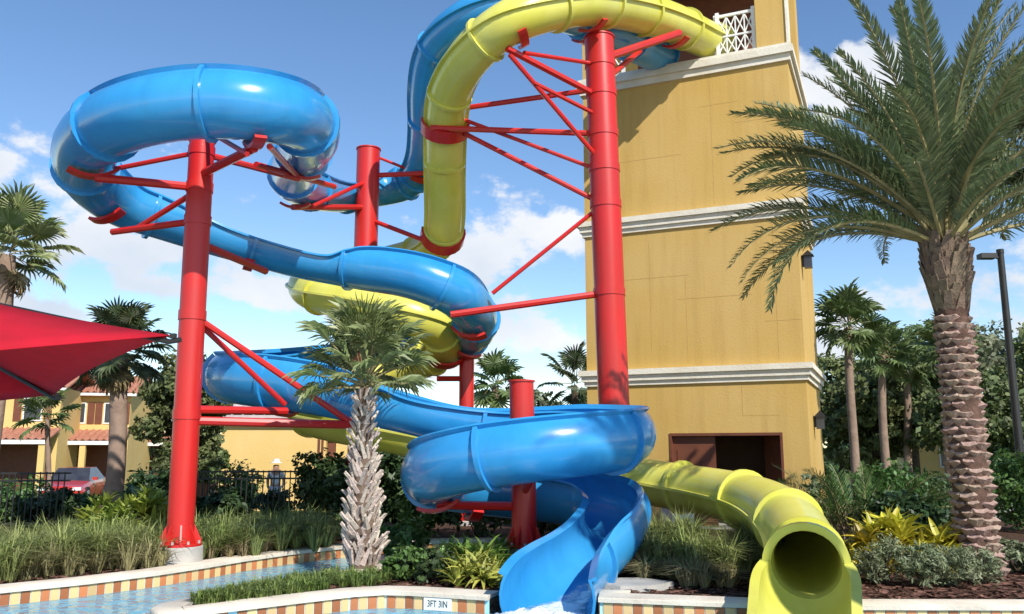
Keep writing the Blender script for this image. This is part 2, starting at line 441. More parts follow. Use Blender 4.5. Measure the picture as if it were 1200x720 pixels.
T, U_ = 'T', 'U'
r1, r2 = .40, .43
blue_ctrl = [
 (778,66,18.9,.42,.3,.3,0,T),(766,61,18.5,.42,.3,.3,0,T),(735,45,17.3,.42,.3,.3,0,T),(695,24,16.3,.42,.3,.3,0,T),(640,8,15.6,.42,.3,.3,0,T),(585,10,15.3,.42,.3,.3,0,T),
 (540,30,15.7,.42,.3,.3,0,T),(512,60,16.4,.42,.3,.3,0,T),(503,105,17.1,.41,.3,.3,0,T),(502,150,18.0,.40,.3,.3,0,T),(497,188,18.8,.40,.3,.3,0,T),
 (478,214,19.6,.40,.3,.3,0,U_),(440,223,19.6,.40,.2,.2,0,U_),(392,228,18.4,.41,.2,.2,0,U_),(346,214,16.1,.43,.3,.3,0,U_),(350,187,14.4,.44,.4,.3,.1,U_),
 (363,160,12.7,.46,.44,.34,.15,U_),(352,139,11.7,.46,.44,.34,.2,U_),(310,127,10.95,.46,.44,.34,.2,U_),(235,122,10.75,.46,.44,.34,.2,U_),(150,137,11.05,.46,.44,.34,.2,U_),
 (103,167,11.95,.46,.44,.34,.2,U_),(103,203,13.1,.45,.42,.3,.2,U_),(138,235,14.0,.43,.36,.15,.25,U_),(190,253,14.5,.42,.32,.1,.25,U_),(245,271,14.9,.41,.26,0.0,.2,U_),
 (300,287,15.2,.40,.16,-.02,.1,U_),(350,301,15.5,.40,.02,.02,.0,U_),(392,309,15.6,.40,.10,.10,-.1,U_),(430,314,15.5,.43,.22,.34,-.2,U_),(485,323,15.4,.44,.22,.40,-.25,U_),(535,344,15.6,.44,.22,.42,-.25,U_),
 (558,371,16.8,.44,.22,.42,-.2,U_),(553,391,18.5,.44,.22,.40,-.2,U_),(525,405,19.8,.43,.2,.41,-.2,U_),(470,414,20.4,.42,.2,.42,-.2,U_),(395,424,20.0,.42,.2,.42,-.2,U_),
 (330,432,18.7,.42,.2,.41,-.2,U_),(284,437,16.9,.43,.2,.41,-.2,U_),(270,440,15.4,.46,.2,.42,-.2,U_),(292,444,14.5,.46,.2,.42,-.2,U_),(350,450,14.0,.46,.2,.40,-.15,U_),(415,463,13.8,.44,.2,.34,-.1,U_),(480,478,13.7,.42,.2,.12,0,U_),
 (540,492,13.7,.42,.2,.14,0,U_),(600,500,13.7,.42,.3,.14,.1,U_),(665,502,13.4,.43,.38,.14,.2,U_),(712,504,12.8,.44,.38,.14,.2,U_),(732,508,12.1,.44,.38,.14,.2,U_),(720,513,11.5,.44,.38,.14,.2,U_),(680,518,11.1,.44,.38,.14,.2,U_),
 (620,525,10.95,.44,.38,.14,.2,U_),(562,534,11.1,.44,.38,.14,.2,U_),(520,545,11.5,.44,.38,.14,.2,U_),(506,555,12.2,.44,.38,.14,.2,U_),(524,563,12.9,.44,.38,.14,.2,U_),(572,570,13.2,.44,.38,.14,.2,U_),
 (640,577,13.1,.44,.38,.14,.2,U_),(698,587,12.6,.44,.38,.14,.2,U_),(722,602,11.9,.44,.36,.14,.15,U_),(714,622,11.25,.44,.32,.14,.1,U_),(692,642,10.7,.45,.28,.16,0,U_),(668,662,10.2,.47,.24,.2,0,U_),(650,682,9.75,.49,.22,.24,0,U_),(640,705,9.2,.51,.22,.26,0,U_),
]
yellow_ctrl = [
 (842,52,18.9,.42,.3,.3,0,T),(822,44,18.3,.42,.3,.3,0,T),(790,28,17.4,.42,.3,.3,0,T),(740,12,16.3,.42,.3,.3,0,T),(690,4,15.1,.42,.3,.3,0,T),(640,11,14.4,.41,.3,.3,0,T),
 (594,28,14.2,.40,.3,.3,0,T),(558,58,14.6,.40,.3,.3,0,T),(534,92,15.3,.40,.3,.3,0,T),(523,130,16.0,.39,.3,.3,0,T),(521,200,17.0,.38,.3,.3,0,T),(521,262,17.7,.38,.3,.3,0,T),
 (512,288,18.5,.38,.3,.3,0,T),(480,302,19.4,.40,.3,.3,0,T),(430,314,20.0,.40,.3,.3,0,T),(378,325,19.8,.40,.3,.3,0,T),(358,335,18.9,.40,.3,.3,0,T),(376,346,18.0,.40,.3,.3,0,T),
 (430,356,17.6,.40,.3,.3,0,T),(486,371,17.5,.42,.3,.3,0,T),(517,388,18.0,.42,.3,.3,0,T),(522,405,18.9,.42,.3,.3,0,T),(500,421,19.6,.42,.3,.3,0,T),(450,436,19.8,.42,.0,.0,0,T),
 (400,450,19.3,.42,.0,.0,0,T),(366,466,18.2,.42,.0,.0,0,U_),(362,483,17.0,.42,.0,.0,0,U_),(392,492,16.2,.42,.0,.0,0,U_),(450,502,15.7,.42,.0,.0,0,U_),(520,516,15.4,.42,.0,.0,0,U_),
 (600,532,15.1,.38,.0,.0,0,T),(680,549,14.8,.37,.1,.1,0,T),(760,565,14.3,.37,.1,.1,0,T),(820,575,13.5,.37,.1,.1,0,T),(872,586,12.4,.375,.1,.1,0,T),(910,602,11.4,.385,.1,.1,0,T),
 (934,625,10.4,.38,.1,.1,0,T),(944,649,9.5,.365,.1,.1,0,T),(945,660,8.98,.36,.05,.05,0,U_),(944,669,8.75,.42,.02,.02,0,U_),(943,681,8.5,.44,.0,.0,0,U_),(942,700,8.2,.435,-.03,-.03,0,U_),(941,722,7.8,.43,-.08,-.08,0,U_)]
rb = thing('blue_waterslide', 'long glossy blue open water slide twisting in loops round the red columns', 'water slide', P(640, 702, 9.3))
SB = build_slide(rb, blue_ctrl, BLUE, 1.75)
ry = thing('yellow_waterslide', 'yellow tube water slide curling behind the blue one to a round outlet at the pool', 'water slide', P(942, 690, 9.2))
SY = build_slide(ry, yellow_ctrl, YELLOW, 1.5, 0)
# rolled rim round the yellow outlet
e0 = min((e for e in SY if e['k'] == 'U' and e['p'].y < 10), key=lambda e: e['s'])
wparent(collar(e0, 'T', .035, .055).build('outlet_rim', YELLOW, None, smooth=40), ry)

def near(S, p):
    return min(S, key=lambda e: (e['p'] - p).length)
def saddle(S, p, root, ang=100, wid=.08):
    """steel cradle strap under the shell nearest to p"""
    e = near(S, p); mb = MB(); n = 13
    if ang < 180: ang = ang * .62
    for off in (-wid, wid):
        for rr in (e['r'] + .055, e['r'] + .105):
            for k in range(n):
                a = R(270 - ang / 2 + ang * k / (n - 1))
                mb.v.append(tuple(e['p'] + e['T'] * off + (e['S'] * math.cos(a) + e['U'] * math.sin(a)) * rr))
    for k in range(n - 1):
        a, b, c, d = k, n + k, 2*n + k, 3*n + k
        mb.f += [(b, d, d+1, b+1), (a, a+1, c+1, c), (a, b, b+1, a+1), (c, c+1, d+1, d)]
    mb.f += [(0, 2*n, 3*n, n), (n-1, 2*n-1, 4*n-1, 3*n-1)]
    mb.mi = [0] * len(mb.f)
    wparent(mb.build('saddle', RED, None, smooth=40), root)
    return e['p'] - e['U'] * (e['r'] + .09)

def column(label, bot, top, rad, footing=True, cap=True):
    bot, top = Vector(bot), Vector(top)
    root = thing('support_column', label, 'support column', (bot.x, bot.y, bot.z), 0, 'red steel columns carrying the slides')
    mb = MB(); mb.tube([bot + Vector((0, 0, .25)), top], rad, 28); wparent(mb.build('post', RED, None, smooth=40), root)
    if cap:
        mb = MB(); mb.tube([top, top + Vector((0, 0, .025))], rad + .02, 28); wparent(mb.build('cap_plate', RED, None, smooth=40), root)
    if footing:
        mb = MB(); mb.tube([bot + Vector((0, 0, -.1)), bot + Vector((0, 0, .235)), bot + Vector((0, 0, .25))], [rad + .14, rad + .135, rad + .12], 32)
        wparent(mb.build('concrete_footing', CONC, None, smooth=30), root)
        mb = MB(); mb.tube([bot + Vector((0, 0, .252)), bot + Vector((0, 0, .285))], rad + .11, 28); wparent(mb.build('base_plate', RED, None, smooth=40), root)
        for k in range(8):
            a = 2 * math.pi * (k + .5) / 8
            M = Matrix.Translation(bot) @ Matrix.Rotation(a, 4, 'Z')
            g = MB()
            y = .012
            pts = [(rad - .01, .285), (rad + .10, .285), (rad + .10, .33), (rad - .01, .56)]
            vs = [M @ Vector((x, s_ * y, z)) for s_ in (-1, 1) for x, z in pts]
            g.add(vs, [(0,1,2,3), (7,6,5,4), (0,4,5,1), (1,5,6,2), (2,6,7,3), (3,7,4,0)])
            wparent(g.build('gusset', RED, None), root)
        for k in range(8):
            a = 2 * math.pi * k / 8
            c = bot + Vector((math.cos(a) * (rad + .085), math.sin(a) * (rad + .085), .28))
            g = MB(); g.tube([c, c + Vector((0, 0, .045))], .018, 6); wparent(g.build('anchor_bolt', CONC, None), root)
    return root
def arm(root, a, b, rad=.05, name='arm', n=8):
    mb = MB(); mb.tube([a, b], rad, n); wparent(mb.build(name, RED, None, smooth=40), root)
def plate(root, p, size=.13):
    mb = MB(); mb.tube([p + Vector((0, 0, -.07)), p + Vector((0, 0, .07))], size, 28); wparent(mb.build('clamp_band', RED, None, smooth=40), root)

# column 1, left
Y1 = 12.4
b1, t1 = G(209, Y1, .15), P(237, 166, Y1)
c1 = column('tall red column on a round concrete footing at the left pool edge', b1, t1, .185)
def on1(py): 
    z = P(230, py, Y1).z; f = (z - b1.z) / (t1.z - b1.z); return b1.lerp(t1, f)
s = saddle(SB, P(103, 180, 11.9), c1, 130); arm(c1, s, on1(220), .065)
arm(c1, P(135, 198, 12.6), on1(178), .04, 'brace')
s = saddle(SB, P(318, 128, 10.5), c1, 120); arm(c1, s, on1(205), .065)
s = saddle(SB, P(352, 187, 13.4), c1, 120); arm(c1, s + Vector((0, 0, .0)), on1(180), .055)
arm(c1, P(392, 219, 14.6), P(300, 193, 12.6), .05)
arm(c1, P(290, 181, 10.9), on1(150), .035, 'brace'); arm(c1, P(316, 172, 11.0), P(348, 206, 13.5), .045, 'brace')
s = saddle(SB, P(140, 240, 13.6), c1, 110); arm(c1, P(132, 272, 13.4), on1(259), .055); arm(c1, on1(222), P(162, 267, 13.2), .045, 'brace')
s = saddle(SB, P(300, 290, 15.2), c1, 110); arm(c1, on1(284), P(311, 318, 14.7), .065)
for q, rr in (((336, 482, 13.6), .06), ((411, 498, 13.2), .065)):
    arm(c1, on1(480 if q[0] < 400 else 493), P(*q), rr)
arm(c1, on1(372), P(334, 474, 13.6), .042, 'brace'); arm(c1, on1(369), P(411, 495, 13.2), .05, 'brace')
saddle(SB, P(335, 452, 14.1), c1, 110); saddle(SB, P(411, 463, 13.8), c1, 110)
for py in (178, 220, 259, 370, 486): plate(c1, on1(py), .198)

# column 2, middle behind the blue loop
Y2 = 18.6
t2 = P(432, 176, Y2); b2 = Vector((t2.x, Y2, .0))
c2 = column('red column with open top rising between the blue drop and the upper blue bend', b2, t2, .262)
def on2(py): return Vector((t2.x, t2.y, P(431, py, Y2).z))
s = saddle(SB, P(350, 214, 16.1), c2, 110)
arm(c2, P(343, 243, 16.0), on2(243), .06); arm(c2, P(366, 242, 16.4), on2(212), .045, 'brace')
s = saddle(SB, P(497, 195, 18.9), c2, 120); arm(c2, on2(206), P(505, 203, 18.6), .06); arm(c2, on2(180), P(474, 197, 18.9), .035, 'brace')
s = saddle(SY, P(516, 278, 17.9), c2, 200, .13); arm(c2, on2(256), P(505, 285, 17.8), .05)

# column 4, big, by the tower
Y4 = 15.6
t4 = P(702, 46, Y4); b4 = G(728, Y4, .15); b4.x = P(724, 560, Y4).x
c4 = column('tallest and thickest red column standing in front of the ochre tower', b4, t4, .285)
def on4(py):
    z = P(710, py, Y4).z; f = (z - b4.z) / (t4.z - b4.z); return b4.lerp(t4, f)
saddle(SB, P(695, 24, 16.2), c4, 150, .2); saddle(SY, P(690, 4, 15.1), c4, 120)
s = saddle(SY, P(600, 26, 14.2), c4, 130)
arm(c4, P(614, 62, 14.4), on4(76), .04); arm(c4, P(594, 57, 14.2), on4(115), .06); arm(c4, P(597, 64, 14.2), on4(194), .045, 'brace')
arm(c4, P(625, 97, 14.5), on4(138), .04, 'brace'); arm(c4, P(550, 126, 16.2), on4(104), .055)
s = saddle(SY, P(523, 148, 16.3), c4, 200, .13); arm(c4, P(505, 150, 15.9), on4(157), .06)
arm(c4, P(545, 141, 16.1), on4(202), .04, 'brace'); arm(c4, P(545, 157, 16.1), on4(241), .05, 'brace')
s = saddle(SB, P(556, 366, 16.6), c4, 130, .14)
arm(c4, P(528, 369, 15.3), on4(343), .065); arm(c4, P(577, 344, 15.7), on4(237), .04, 'brace')
s = saddle(SY, P(790, 28, 17.4), c4, 120); arm(c4, P(796, 39, 16.9), on4(70), .085); arm(c4, P(750, 60, 16.9), on4(98), .06, 'brace')
for py in (76, 110, 157, 198, 240, 343): plate(c4, on4(py), .30)

# column 3, centre of the helix; column 5, far
Y3 = 12.25
b3 = G(615, Y3, .15); t3 = P(611, 448, Y3)
c3 = column('short red column in the centre of the lowest blue spiral', b3, t3, .175)
saddle(SB, P(506, 556, 12.2), c3, 110); arm(c3, P(512, 592, 12.2), Vector((b3.x, Y3, .95)), .06)
saddle(SB, P(560, 570, 13.2), c3, 110)
arm(c3, Vector((b3.x, Y3, 1.15)), P(622, 562, 11.1), .05)
Y5 = 19.0
t5 = P(547, 421, Y5); b5 = Vector((t5.x, Y5, 0))
c5 = column('slim shaded dark red column under the far end of the middle blue loop', b5, t5, .165)
mb = MB(); mb.tube([t5, t5 + Vector((0, 0, .22))], .06, 10); wparent(mb.build('stub', RED, None, smooth=40), c5)
saddle(SB, P(553, 391, 18.6), c5, 110, .14); arm(c5, P(512, 444, 19.0), P(541, 444, Y5), .06)
saddle(SY, P(520, 410, 18.9), c5, 150, .14)

# ------------------------------------------------------------------ land, pool
ZL = .15
shore_left = [Vector(p) for p in ((-60, -16), (-9.5, 8.1), (-7.2, 9.2), (-5.74, 10.0), (-5.1, 10.65), (-4.58, 11.36), (-4.22, 12.05), (-3.9, 12.79), (-3.45, 13.6), (-2.85, 14.35), (-2.1, 14.95), (-1.2, 15.35), (0.1, 15.5))]
bank = [Vector(p) for p in ((0.25, 14.4), (-.55, 14.0), (-1.15, 13.4), (-1.6, 12.6), (-2.02, 11.66), (-2.4, 11.05), (-2.74, 10.5), (-3.1, 9.85), (-3.42, 9.25))]
tip = [Vector(p) for p in ((-3.52, 8.98), (-3.5, 8.74), (-3.36, 8.58), (-3.15, 8.6))]
front = [Vector(p) for p in ((-2.75, 8.92), (-2.2, 9.38), (-1.75, 9.75), (-1.42, 9.88), (-1.1, 9.83), (-.24, 9.52), (.02, 9.95), (.30, 10.5), (.45, 10.95), (1.32, 10.95), (1.22, 10.4), (1.02, 9.9), (.93, 9.42), (2.4, 9.08), (3.2, 8.98), (5.2, 8.95), (30, 8.5), (60, 8.2))]
ring2d = shore_left + bank + tip + front
FAR = 20.0
poly = [(p.x, p.y) for p in ring2d] + [(60, FAR), (-60, FAR)]
mb = MB(); n = len(poly)
mb.v = [(x, y, ZL) for x, y in poly] + [(x, y, -1.3) for x, y in poly]
from mathutils.geometry import tessellate_polygon
tris = tessellate_polygon([[Vector((x, y, 0)) for x, y in poly]])
for tr_ in tris:
    a, b, c = tr_
    if (Vector(poly[b]) - Vector(poly[a])).cross(Vector(poly[c]) - Vector(poly[a])) < 0: a, b, c = c, b, a
    mb.f.append((a, b, c))
for i in range(n): mb.f.append((i, n + i, n + (i + 1) % n, (i + 1) % n))
mb.mi = [0] * len(mb.f)
tag(mb.build('planting_bed_ground', MULCH), kind='structure')
mb = MB(); mb.box((-500, FAR - .5, -1.5), (500, 900, -.3)); tag(mb.build('ground', LAWN), kind='structure')
mb = MB(); mb.box((-61, -20, -1.5), (61, 21, -1.1)); tag(mb.build('pool_floor', PLASTER), kind='structure')
mb = MB(); mb.box((-9.5, -18, -1.09), (61, 6.2, .15)); tag(mb.build('pool_deck', DECK), kind='structure')
# water surface
mb = MB(); mb.add([(-60.5, -17, 0), (60.5, -17, 0), (60.5, 16, 0), (-60.5, 16, 0)], [(0, 1, 2, 3)]); tag(mb.build('water', mw), kind='structure')
# path sheet at the right
mb = MB(); a = [G(1172, 12.7), G(1330, 12.4), G(1330, 15.5), G(1160, 15.2)]
mb.add([(p.x, p.y, ZL + .004) for p in a], [(0, 1, 2, 3)]); tag(mb.build('path', PATH), kind='structure')

def wall_strip(pts, name, depth=.30, tiles=True, tile_w=.105, sign=None):
    """pool edge: wall face, coping slab and one course of tiles, water on the right-hand side of travel"""
    root = bpy.data.objects.new(name, None); C.objects.link(root); root['kind'] = 'structure'
    def offs(d):
        o = []
        for i, p in enumerate(pts):
            t_ = (pts[min(i+1, len(pts)-1)] - pts[max(i-1, 0)]).normalized()
            o.append(p + Vector((t_.y, -t_.x)) * d)
        return o
    A, B = offs(.045), offs(-depth)
    mb = MB(); m = len(pts)
    zs = (.148, .192)
    for q, z in ((A, .140), (A, .180), (offs(.03), .192), (B, .192), (B, .140)):
        mb.v += [(p.x, p.y, z) for p in q]
    for i in range(m - 1):
        for k in range(5):
            k2 = (k + 1) % 5
            mb.f.append((k*m+i, k*m+i+1, k2*m+i+1, k2*m+i))
    mb.f += [tuple(k*m for k in range(5)), tuple(k*m+m-1 for k in reversed(range(5)))]
    mb.mi = [0] * len(mb.f)
    mb.build('coping', COPING, root, smooth=50)
    W = offs(.006); V = offs(-.1); mb = MB()
    for q, z in ((W, .139), (W, -1.1), (V, -1.1), (V, .139)): mb.v += [(p.x, p.y, z) for p in q]
    for i in range(m - 1):
        for k in range(4):
            k2 = (k + 1) % 4
            mb.f.append((k*m+i, k2*m+i, k2*m+i+1, k*m+i+1))
    mb.mi = [0] * len(mb.f); mb.build('wall_face', PLASTER, root)
    if tiles:
        # walk the line
        d = 0; k = 0; total = sum((b - a).length for a, b in zip(W, W[1:]))
        def at(s):
            for a, b in zip(W, W[1:]):
                l_ = (b - a).length
                if s <= l_: return a.lerp(b, s / l_), (b - a).normalized()
                s -= l_
            return W[-1], (W[-1] - W[-2]).normalized()
        while d + tile_w < total:
            p, t_ = at(d + tile_w / 2)
            skip = sign and sign[0] <= d + tile_w / 2 <= sign[1]
            vis = -9 < p.x < 8
            if not skip and vis:
                me = TILES[k % 2]
                o = link('tile', me, root, (p.x, p.y, .06)); o.rotation_euler = (0, 0, math.atan2(t_.y, t_.x)); 
            d += tile_w; k += 1
        return root, at
    return root, None
TILES = []
for mname in (TILE_O, TILE_T):
    mb = MB(); h = .0505; tk = .008; hz = .072
    mb.add([(-h,0,-hz),(h,0,-hz),(h,0,hz),(-h,0,hz),(-h+.005,-tk,-hz+.005),(h-.005,-tk,-hz+.005),(h-.005,-tk,hz-.005),(-h+.005,-tk,hz-.005)],
           [(4,5,6,7),(0,1,5,4),(1,2,6,5),(2,3,7,6),(3,0,4,7)])
    TILES.append(mb.mesh('tile', mname))
wall_strip(shore_left[1:], 'channel_wall', .33)
wall_strip(bank + tip + front[:1], 'island_wall', .26)
fl = front[0:6]
ri, ati = wall_strip(fl, 'pool_wall', .30, sign=None)
# depth marker tile on the front wall
def depth_marker():
    # position from survey: pixel column 499..530
    W_ = fl
    a, b = fl[4], fl[5]; t_ = (b - a).normalized(); nrm = Vector((t_.y, -t_.x))
    best = min((a.lerp(b, i / 200) for i in range(201)), key=lambda p: abs((600 + 1000 * p.x / p.y * 1.0447) - 514))
    p = best + nrm * .03
    root = thing('depth_marker', 'white tile depth marker with black lettering on the front pool wall', 'sign', (p.x, p.y, .068), math.atan2(t_.y, t_.x))
    mb = MB(); mb.box((-.165, -.006, -.066), (.165, .012, .066)); mb.build('plaque', TILE_W, root)
    cu = bpy.data.curves.new('depth_text', 'FONT'); cu.body = '3FT 3IN'; cu.size = .10; cu.align_x = 'CENTER'; cu.align_y = 'CENTER'; cu.extrude = .001
    to = bpy.data.objects.new('tmp', cu); C.objects.link(to)
    dg = bpy.context.evaluated_depsgraph_get(); me = bpy.data.meshes.new_from_object(to.evaluated_get(dg)); bpy.data.objects.remove(to)
    me.materials.clear(); me.materials.append(INK)
    o = link('lettering', me, root, (0, -.0085, .0)); o.rotation_euler = (R(90), 0, 0); o.scale = (.72, 1, 1)
depth_marker()
wall_strip(front[11:], 'pool_edge_wall', .30)
assert abs(front[11].x - .93) < 1e-6 or True

# foam where the blue flume meets the pool
def foam():
    from mathutils import noise
    m = mat('foam sheet', (.86, .90, .92), .5, var=(.74, .84, .90), vscale=9, bump=.5, bscale=25)
    t = m.node_tree; b = t.nodes['Principled BSDF']
    tcn = t.nodes.new('ShaderNodeTexCoord'); n = t.nodes.new('ShaderNodeTexNoise'); n.inputs['Scale'].default_value = 7; n.inputs['Detail'].default_value = 8; n.inputs['Roughness'].default_value = .7
    t.links.new(tcn.outputs['Object'], n.inputs['Vector'])
    at = t.nodes.new('ShaderNodeAttribute'); at.attribute_name = 'thick'
    ad = t.nodes.new('ShaderNodeMath'); ad.operation = 'ADD'; t.links.new(n.outputs[0], ad.inputs[0]); t.links.new(at.outputs['Fac'], ad.inputs[1])
    r = t.nodes.new('ShaderNodeMapRange'); r.interpolation_type = 'SMOOTHSTEP'; r.inputs['From Min'].default_value = .58; r.inputs['From Max'].default_value = .98; t.links.new(ad.outputs[0], r.inputs['Value'])
    t.links.new(r.outputs[0], b.inputs['Alpha'])
    mb = MB(); th = []
    seg = SB[-24:]; W = 26
    for i, e in enumerate(seg):
        f = i / (len(seg) - 1)
        for k in range(W):
            u = -.92 + 1.62 * k / (W - 1); x = u * (e['r'] - .05)
            p = e['p'] + e['S'] * x - e['U'] * (math.sqrt((e['r'] - .03) ** 2 - x * x) - .012)
            d = noise.fractal(p * 6, .8, 2.0, 4) * .03 * f
            q = p + e['U'] * (abs(d) + .008); q.z = max(q.z, .014 + abs(d) * .6); mb.v.append(tuple(q)); th.append(.95 * f - .30 - .6 * max(0, abs(u + .12) - .3) * 2)
    for i in range(len(seg) - 1):
        for k in range(W - 1): mb.f.append((i*W+k, i*W+k+1, (i+1)*W+k+1, (i+1)*W+k))
    e = seg[-1]; o_ = len(mb.v); Q = 34     # boiling water where the sheet enters the pool
    c = e['p'] + e['T'] * .18; c = Vector((c.x - .05, c.y - .1, 0))
    for i in range(Q):
        for k in range(Q):
            x, y = -1 + 2 * i / (Q - 1), -1 + 2 * k / (Q - 1); rr = math.hypot(x, y)
            q = Vector((c.x + x * .75, c.y + y * .6, 0)); a = max(0, 1 - rr)
            z = .008 + a * .07 + abs(noise.fractal(q * 5, .8, 2.0, 5)) * .13 * min(1, a * 2)
            mb.v.append((q.x, q.y, z)); th.append(-.25 + 1.15 * a)
    for i in range(Q - 1):
        for k in range(Q - 1): mb.f.append((o_+i*Q+k, o_+(i+1)*Q+k, o_+(i+1)*Q+k+1, o_+i*Q+k+1))
    mb.mi = [0] * len(mb.f)
    o = mb.build('splash_foam', m, smooth=180); a_ = o.data.attributes.new('thick', 'FLOAT', 'POINT'); a_.data.foreach_set('value', th)
    tag(o, 'white splashing foam at the foot of the blue flume', 'foam', kind='stuff')
foam()

# mulch chips near the front beds
def chips():
    rnd = random.Random(3); mb = MB()
    def inside(x, y):
        c = False; j = len(poly) - 1
        for i in range(len(poly)):
            if (poly[i][1] > y) != (poly[j][1] > y) and x < (poly[j][0]-poly[i][0])*(y-poly[i][1])/(poly[j][1]-poly[i][1]) + poly[i][0]: c = not c
            j = i
        return c
    k = 0
    while k < 9000:
        x = rnd.uniform(-7, 7.5); y = 8.9 + (rnd.random() ** 1.6) * 5
        if not inside(x, y - .3) or not inside(x, y + .02): continue
        k += 1
        M = Matrix.Translation((x, y, ZL + .008 + rnd.random() * .02)) @ Matrix.Rotation(rnd.random() * 6.3, 4, 'Z') @ Matrix.Rotation(rnd.uniform(-.5, .5), 4, 'X')
        l_, w_ = rnd.uniform(.025, .07), rnd.uniform(.008, .02)
        mb.add([M @ Vector(v) for v in ((-l_, -w_, 0), (l_, -w_, .006), (l_ * .8, w_, .004), (-l_, w_, .008))], [(0, 1, 2, 3)])
    tag(mb.build('mulch_chips', MULCH_CHIP), 'brown wood mulch chips strewn over the planting beds', 'mulch', kind='stuff')
chips()

# ------------------------------------------------------------------ tower
TW, TD, TZ = 4.73, 3.4, -.3
tow = thing('slide_tower', 'tall ochre stucco slide tower with white cornice bands and a brown doorway', 'tower', (6.03, 17.5, 0), math.atan2(.405, -.914))
def tbox(name, m, lo, hi, parent=None):
    mb = MB(); mb.box(lo, hi); return mb.build(name, m, parent or tow)
ZTOP = 10.2
d0, d1, dh = .52, 2.87, 2.10
wt = .22
tbox('front_wall', STUCCO, (0, -wt, TZ), (d0, 0, ZTOP)); tbox('front_wall', STUCCO, (d1, -wt, TZ), (TW, 0, ZTOP)); tbox('front_wall', STUCCO, (d0, -wt, dh), (d1, 0, ZTOP))
tbox('side_wall', STUCCO, (0, -TD, TZ), (wt, -wt, ZTOP)); tbox('side_wall', STUCCO, (TW - wt, -TD, TZ), (TW, -wt, ZTOP)); tbox('back_wall', STUCCO, (wt, -TD, TZ), (TW - wt, -TD + wt, ZTOP))
tbox('floor', CONC, (d0 - .1, -TD + .3, TZ), (d1 + .1, .4, .16))
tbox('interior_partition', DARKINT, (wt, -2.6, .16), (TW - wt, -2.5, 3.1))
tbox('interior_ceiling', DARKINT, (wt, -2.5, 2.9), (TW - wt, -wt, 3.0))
for zc in (3.34, 6.82):
    for p, za, zb in ((.05, -.18, -.08), (.10, -.08, .05), (.16, .05, .17)):
        tbox('cornice', TRIM, (-p, -TD - p, zc + za), (TW + p, p, zc + zb))
for p, za, zb in ((.06, -.22, -.06), (.13, -.06, .10), (.09, .10, .17)):
    tbox('cornice', TRIM, (-p, -TD - p, 10.36 + za), (TW + p, p, 10.36 + zb))
zd = 10.53
for (a0, a1, b0, b1) in ((0, .64, -.64, 0), (TW - .3, TW, -.64, 0), (0, .64, -TD, -TD + .64), (TW - .64, TW, -TD, -TD + .64)):
    tbox('corner_pier', STUCCO, (a0, b0, zd), (a1, b1, 13.6))
tbox('sunlit_pier_side', TRIM, (-.05, -.42, zd), (-.002, .035, 13.6));  # whitish sheet paints the sunlit right side of the corner pier
tbox('roof_slab', DARKINT, (-.3, -TD - .3, 13.6), (TW + .3, .3, 13.9))
tbox('inner_wall', BROWN, (.64, -2.9, zd), (TW - .64, -2.75, 13.6))
# hip roof
mb = MB(); e = .6; mb.add([(-e, e, 13.9), (TW + e, e, 13.9), (TW + e, -TD - e, 13.9), (-e, -TD - e, 13.9), (TW / 2, -TD / 2, 15.6)], [(0, 1, 4), (1, 2, 4), (2, 3, 4), (3, 0, 4), (3, 2, 1, 0)]); mb.build('hip_roof', TERRA, tow)
# doorway
dl = tbox('door_leaf', BROWN, (1.92, -.16, .165), (d1 - .04, -.10, dh - .03))
mb = MB(); 
for a, b in ((.25, .95), (1.15, 1.75)): mb.box((2.02, -.099, a), (d1 - .14, -.085, b))
mb.build('door_panel', BROWN, dl)
dl2 = MB(); dl2.box((0, -.03, .165), (.78, .03, dh - .03)); o = dl2.build('door_leaf', BROWN, tow, loc=(d0 + .05, -.2, 0)); o.rotation_euler = (0, 0, R(-58))
mb = MB(); mb.box((d0, -.14, dh - .06), (d1, .02, dh - .002)); mb.box((d0 + .001, -.14, .165), (d0 + .05, .02, dh - .06)); mb.box((d1 - .05, -.14, .165), (d1 - .001, .02, dh - .06)); mb.build('door_frame', BROWN, tow)
JOINT = mat('stucco joint', (.455, .29, .085), .95, var=(.50, .33, .12), vscale=6)
for (a0, a1, z0, z1) in ((1.0, 2.6, 5.02, 5.03), (.02, .75, 4.42, 4.43), (2.3, 3.9, 5.55, 5.56), (.5, .51, 3.6, 6.6), (3.2, 3.21, 3.9, 6.4), (1.7, 1.71, 7.1, 10.0), (2.4, 4.2, 8.35, 8.36), (.03, 1.2, 8.9, 8.91), (.55, 1.3, 2.45, 2.46), (1.29, 1.3, 2.45, 3.1), (2.4, 2.41, 3.6, 5.5), (1.1, 2.0, 9.4, 9.41)):
    tbox('control_joint', JOINT, (a0, 0, z0), (a1, .003, z1))
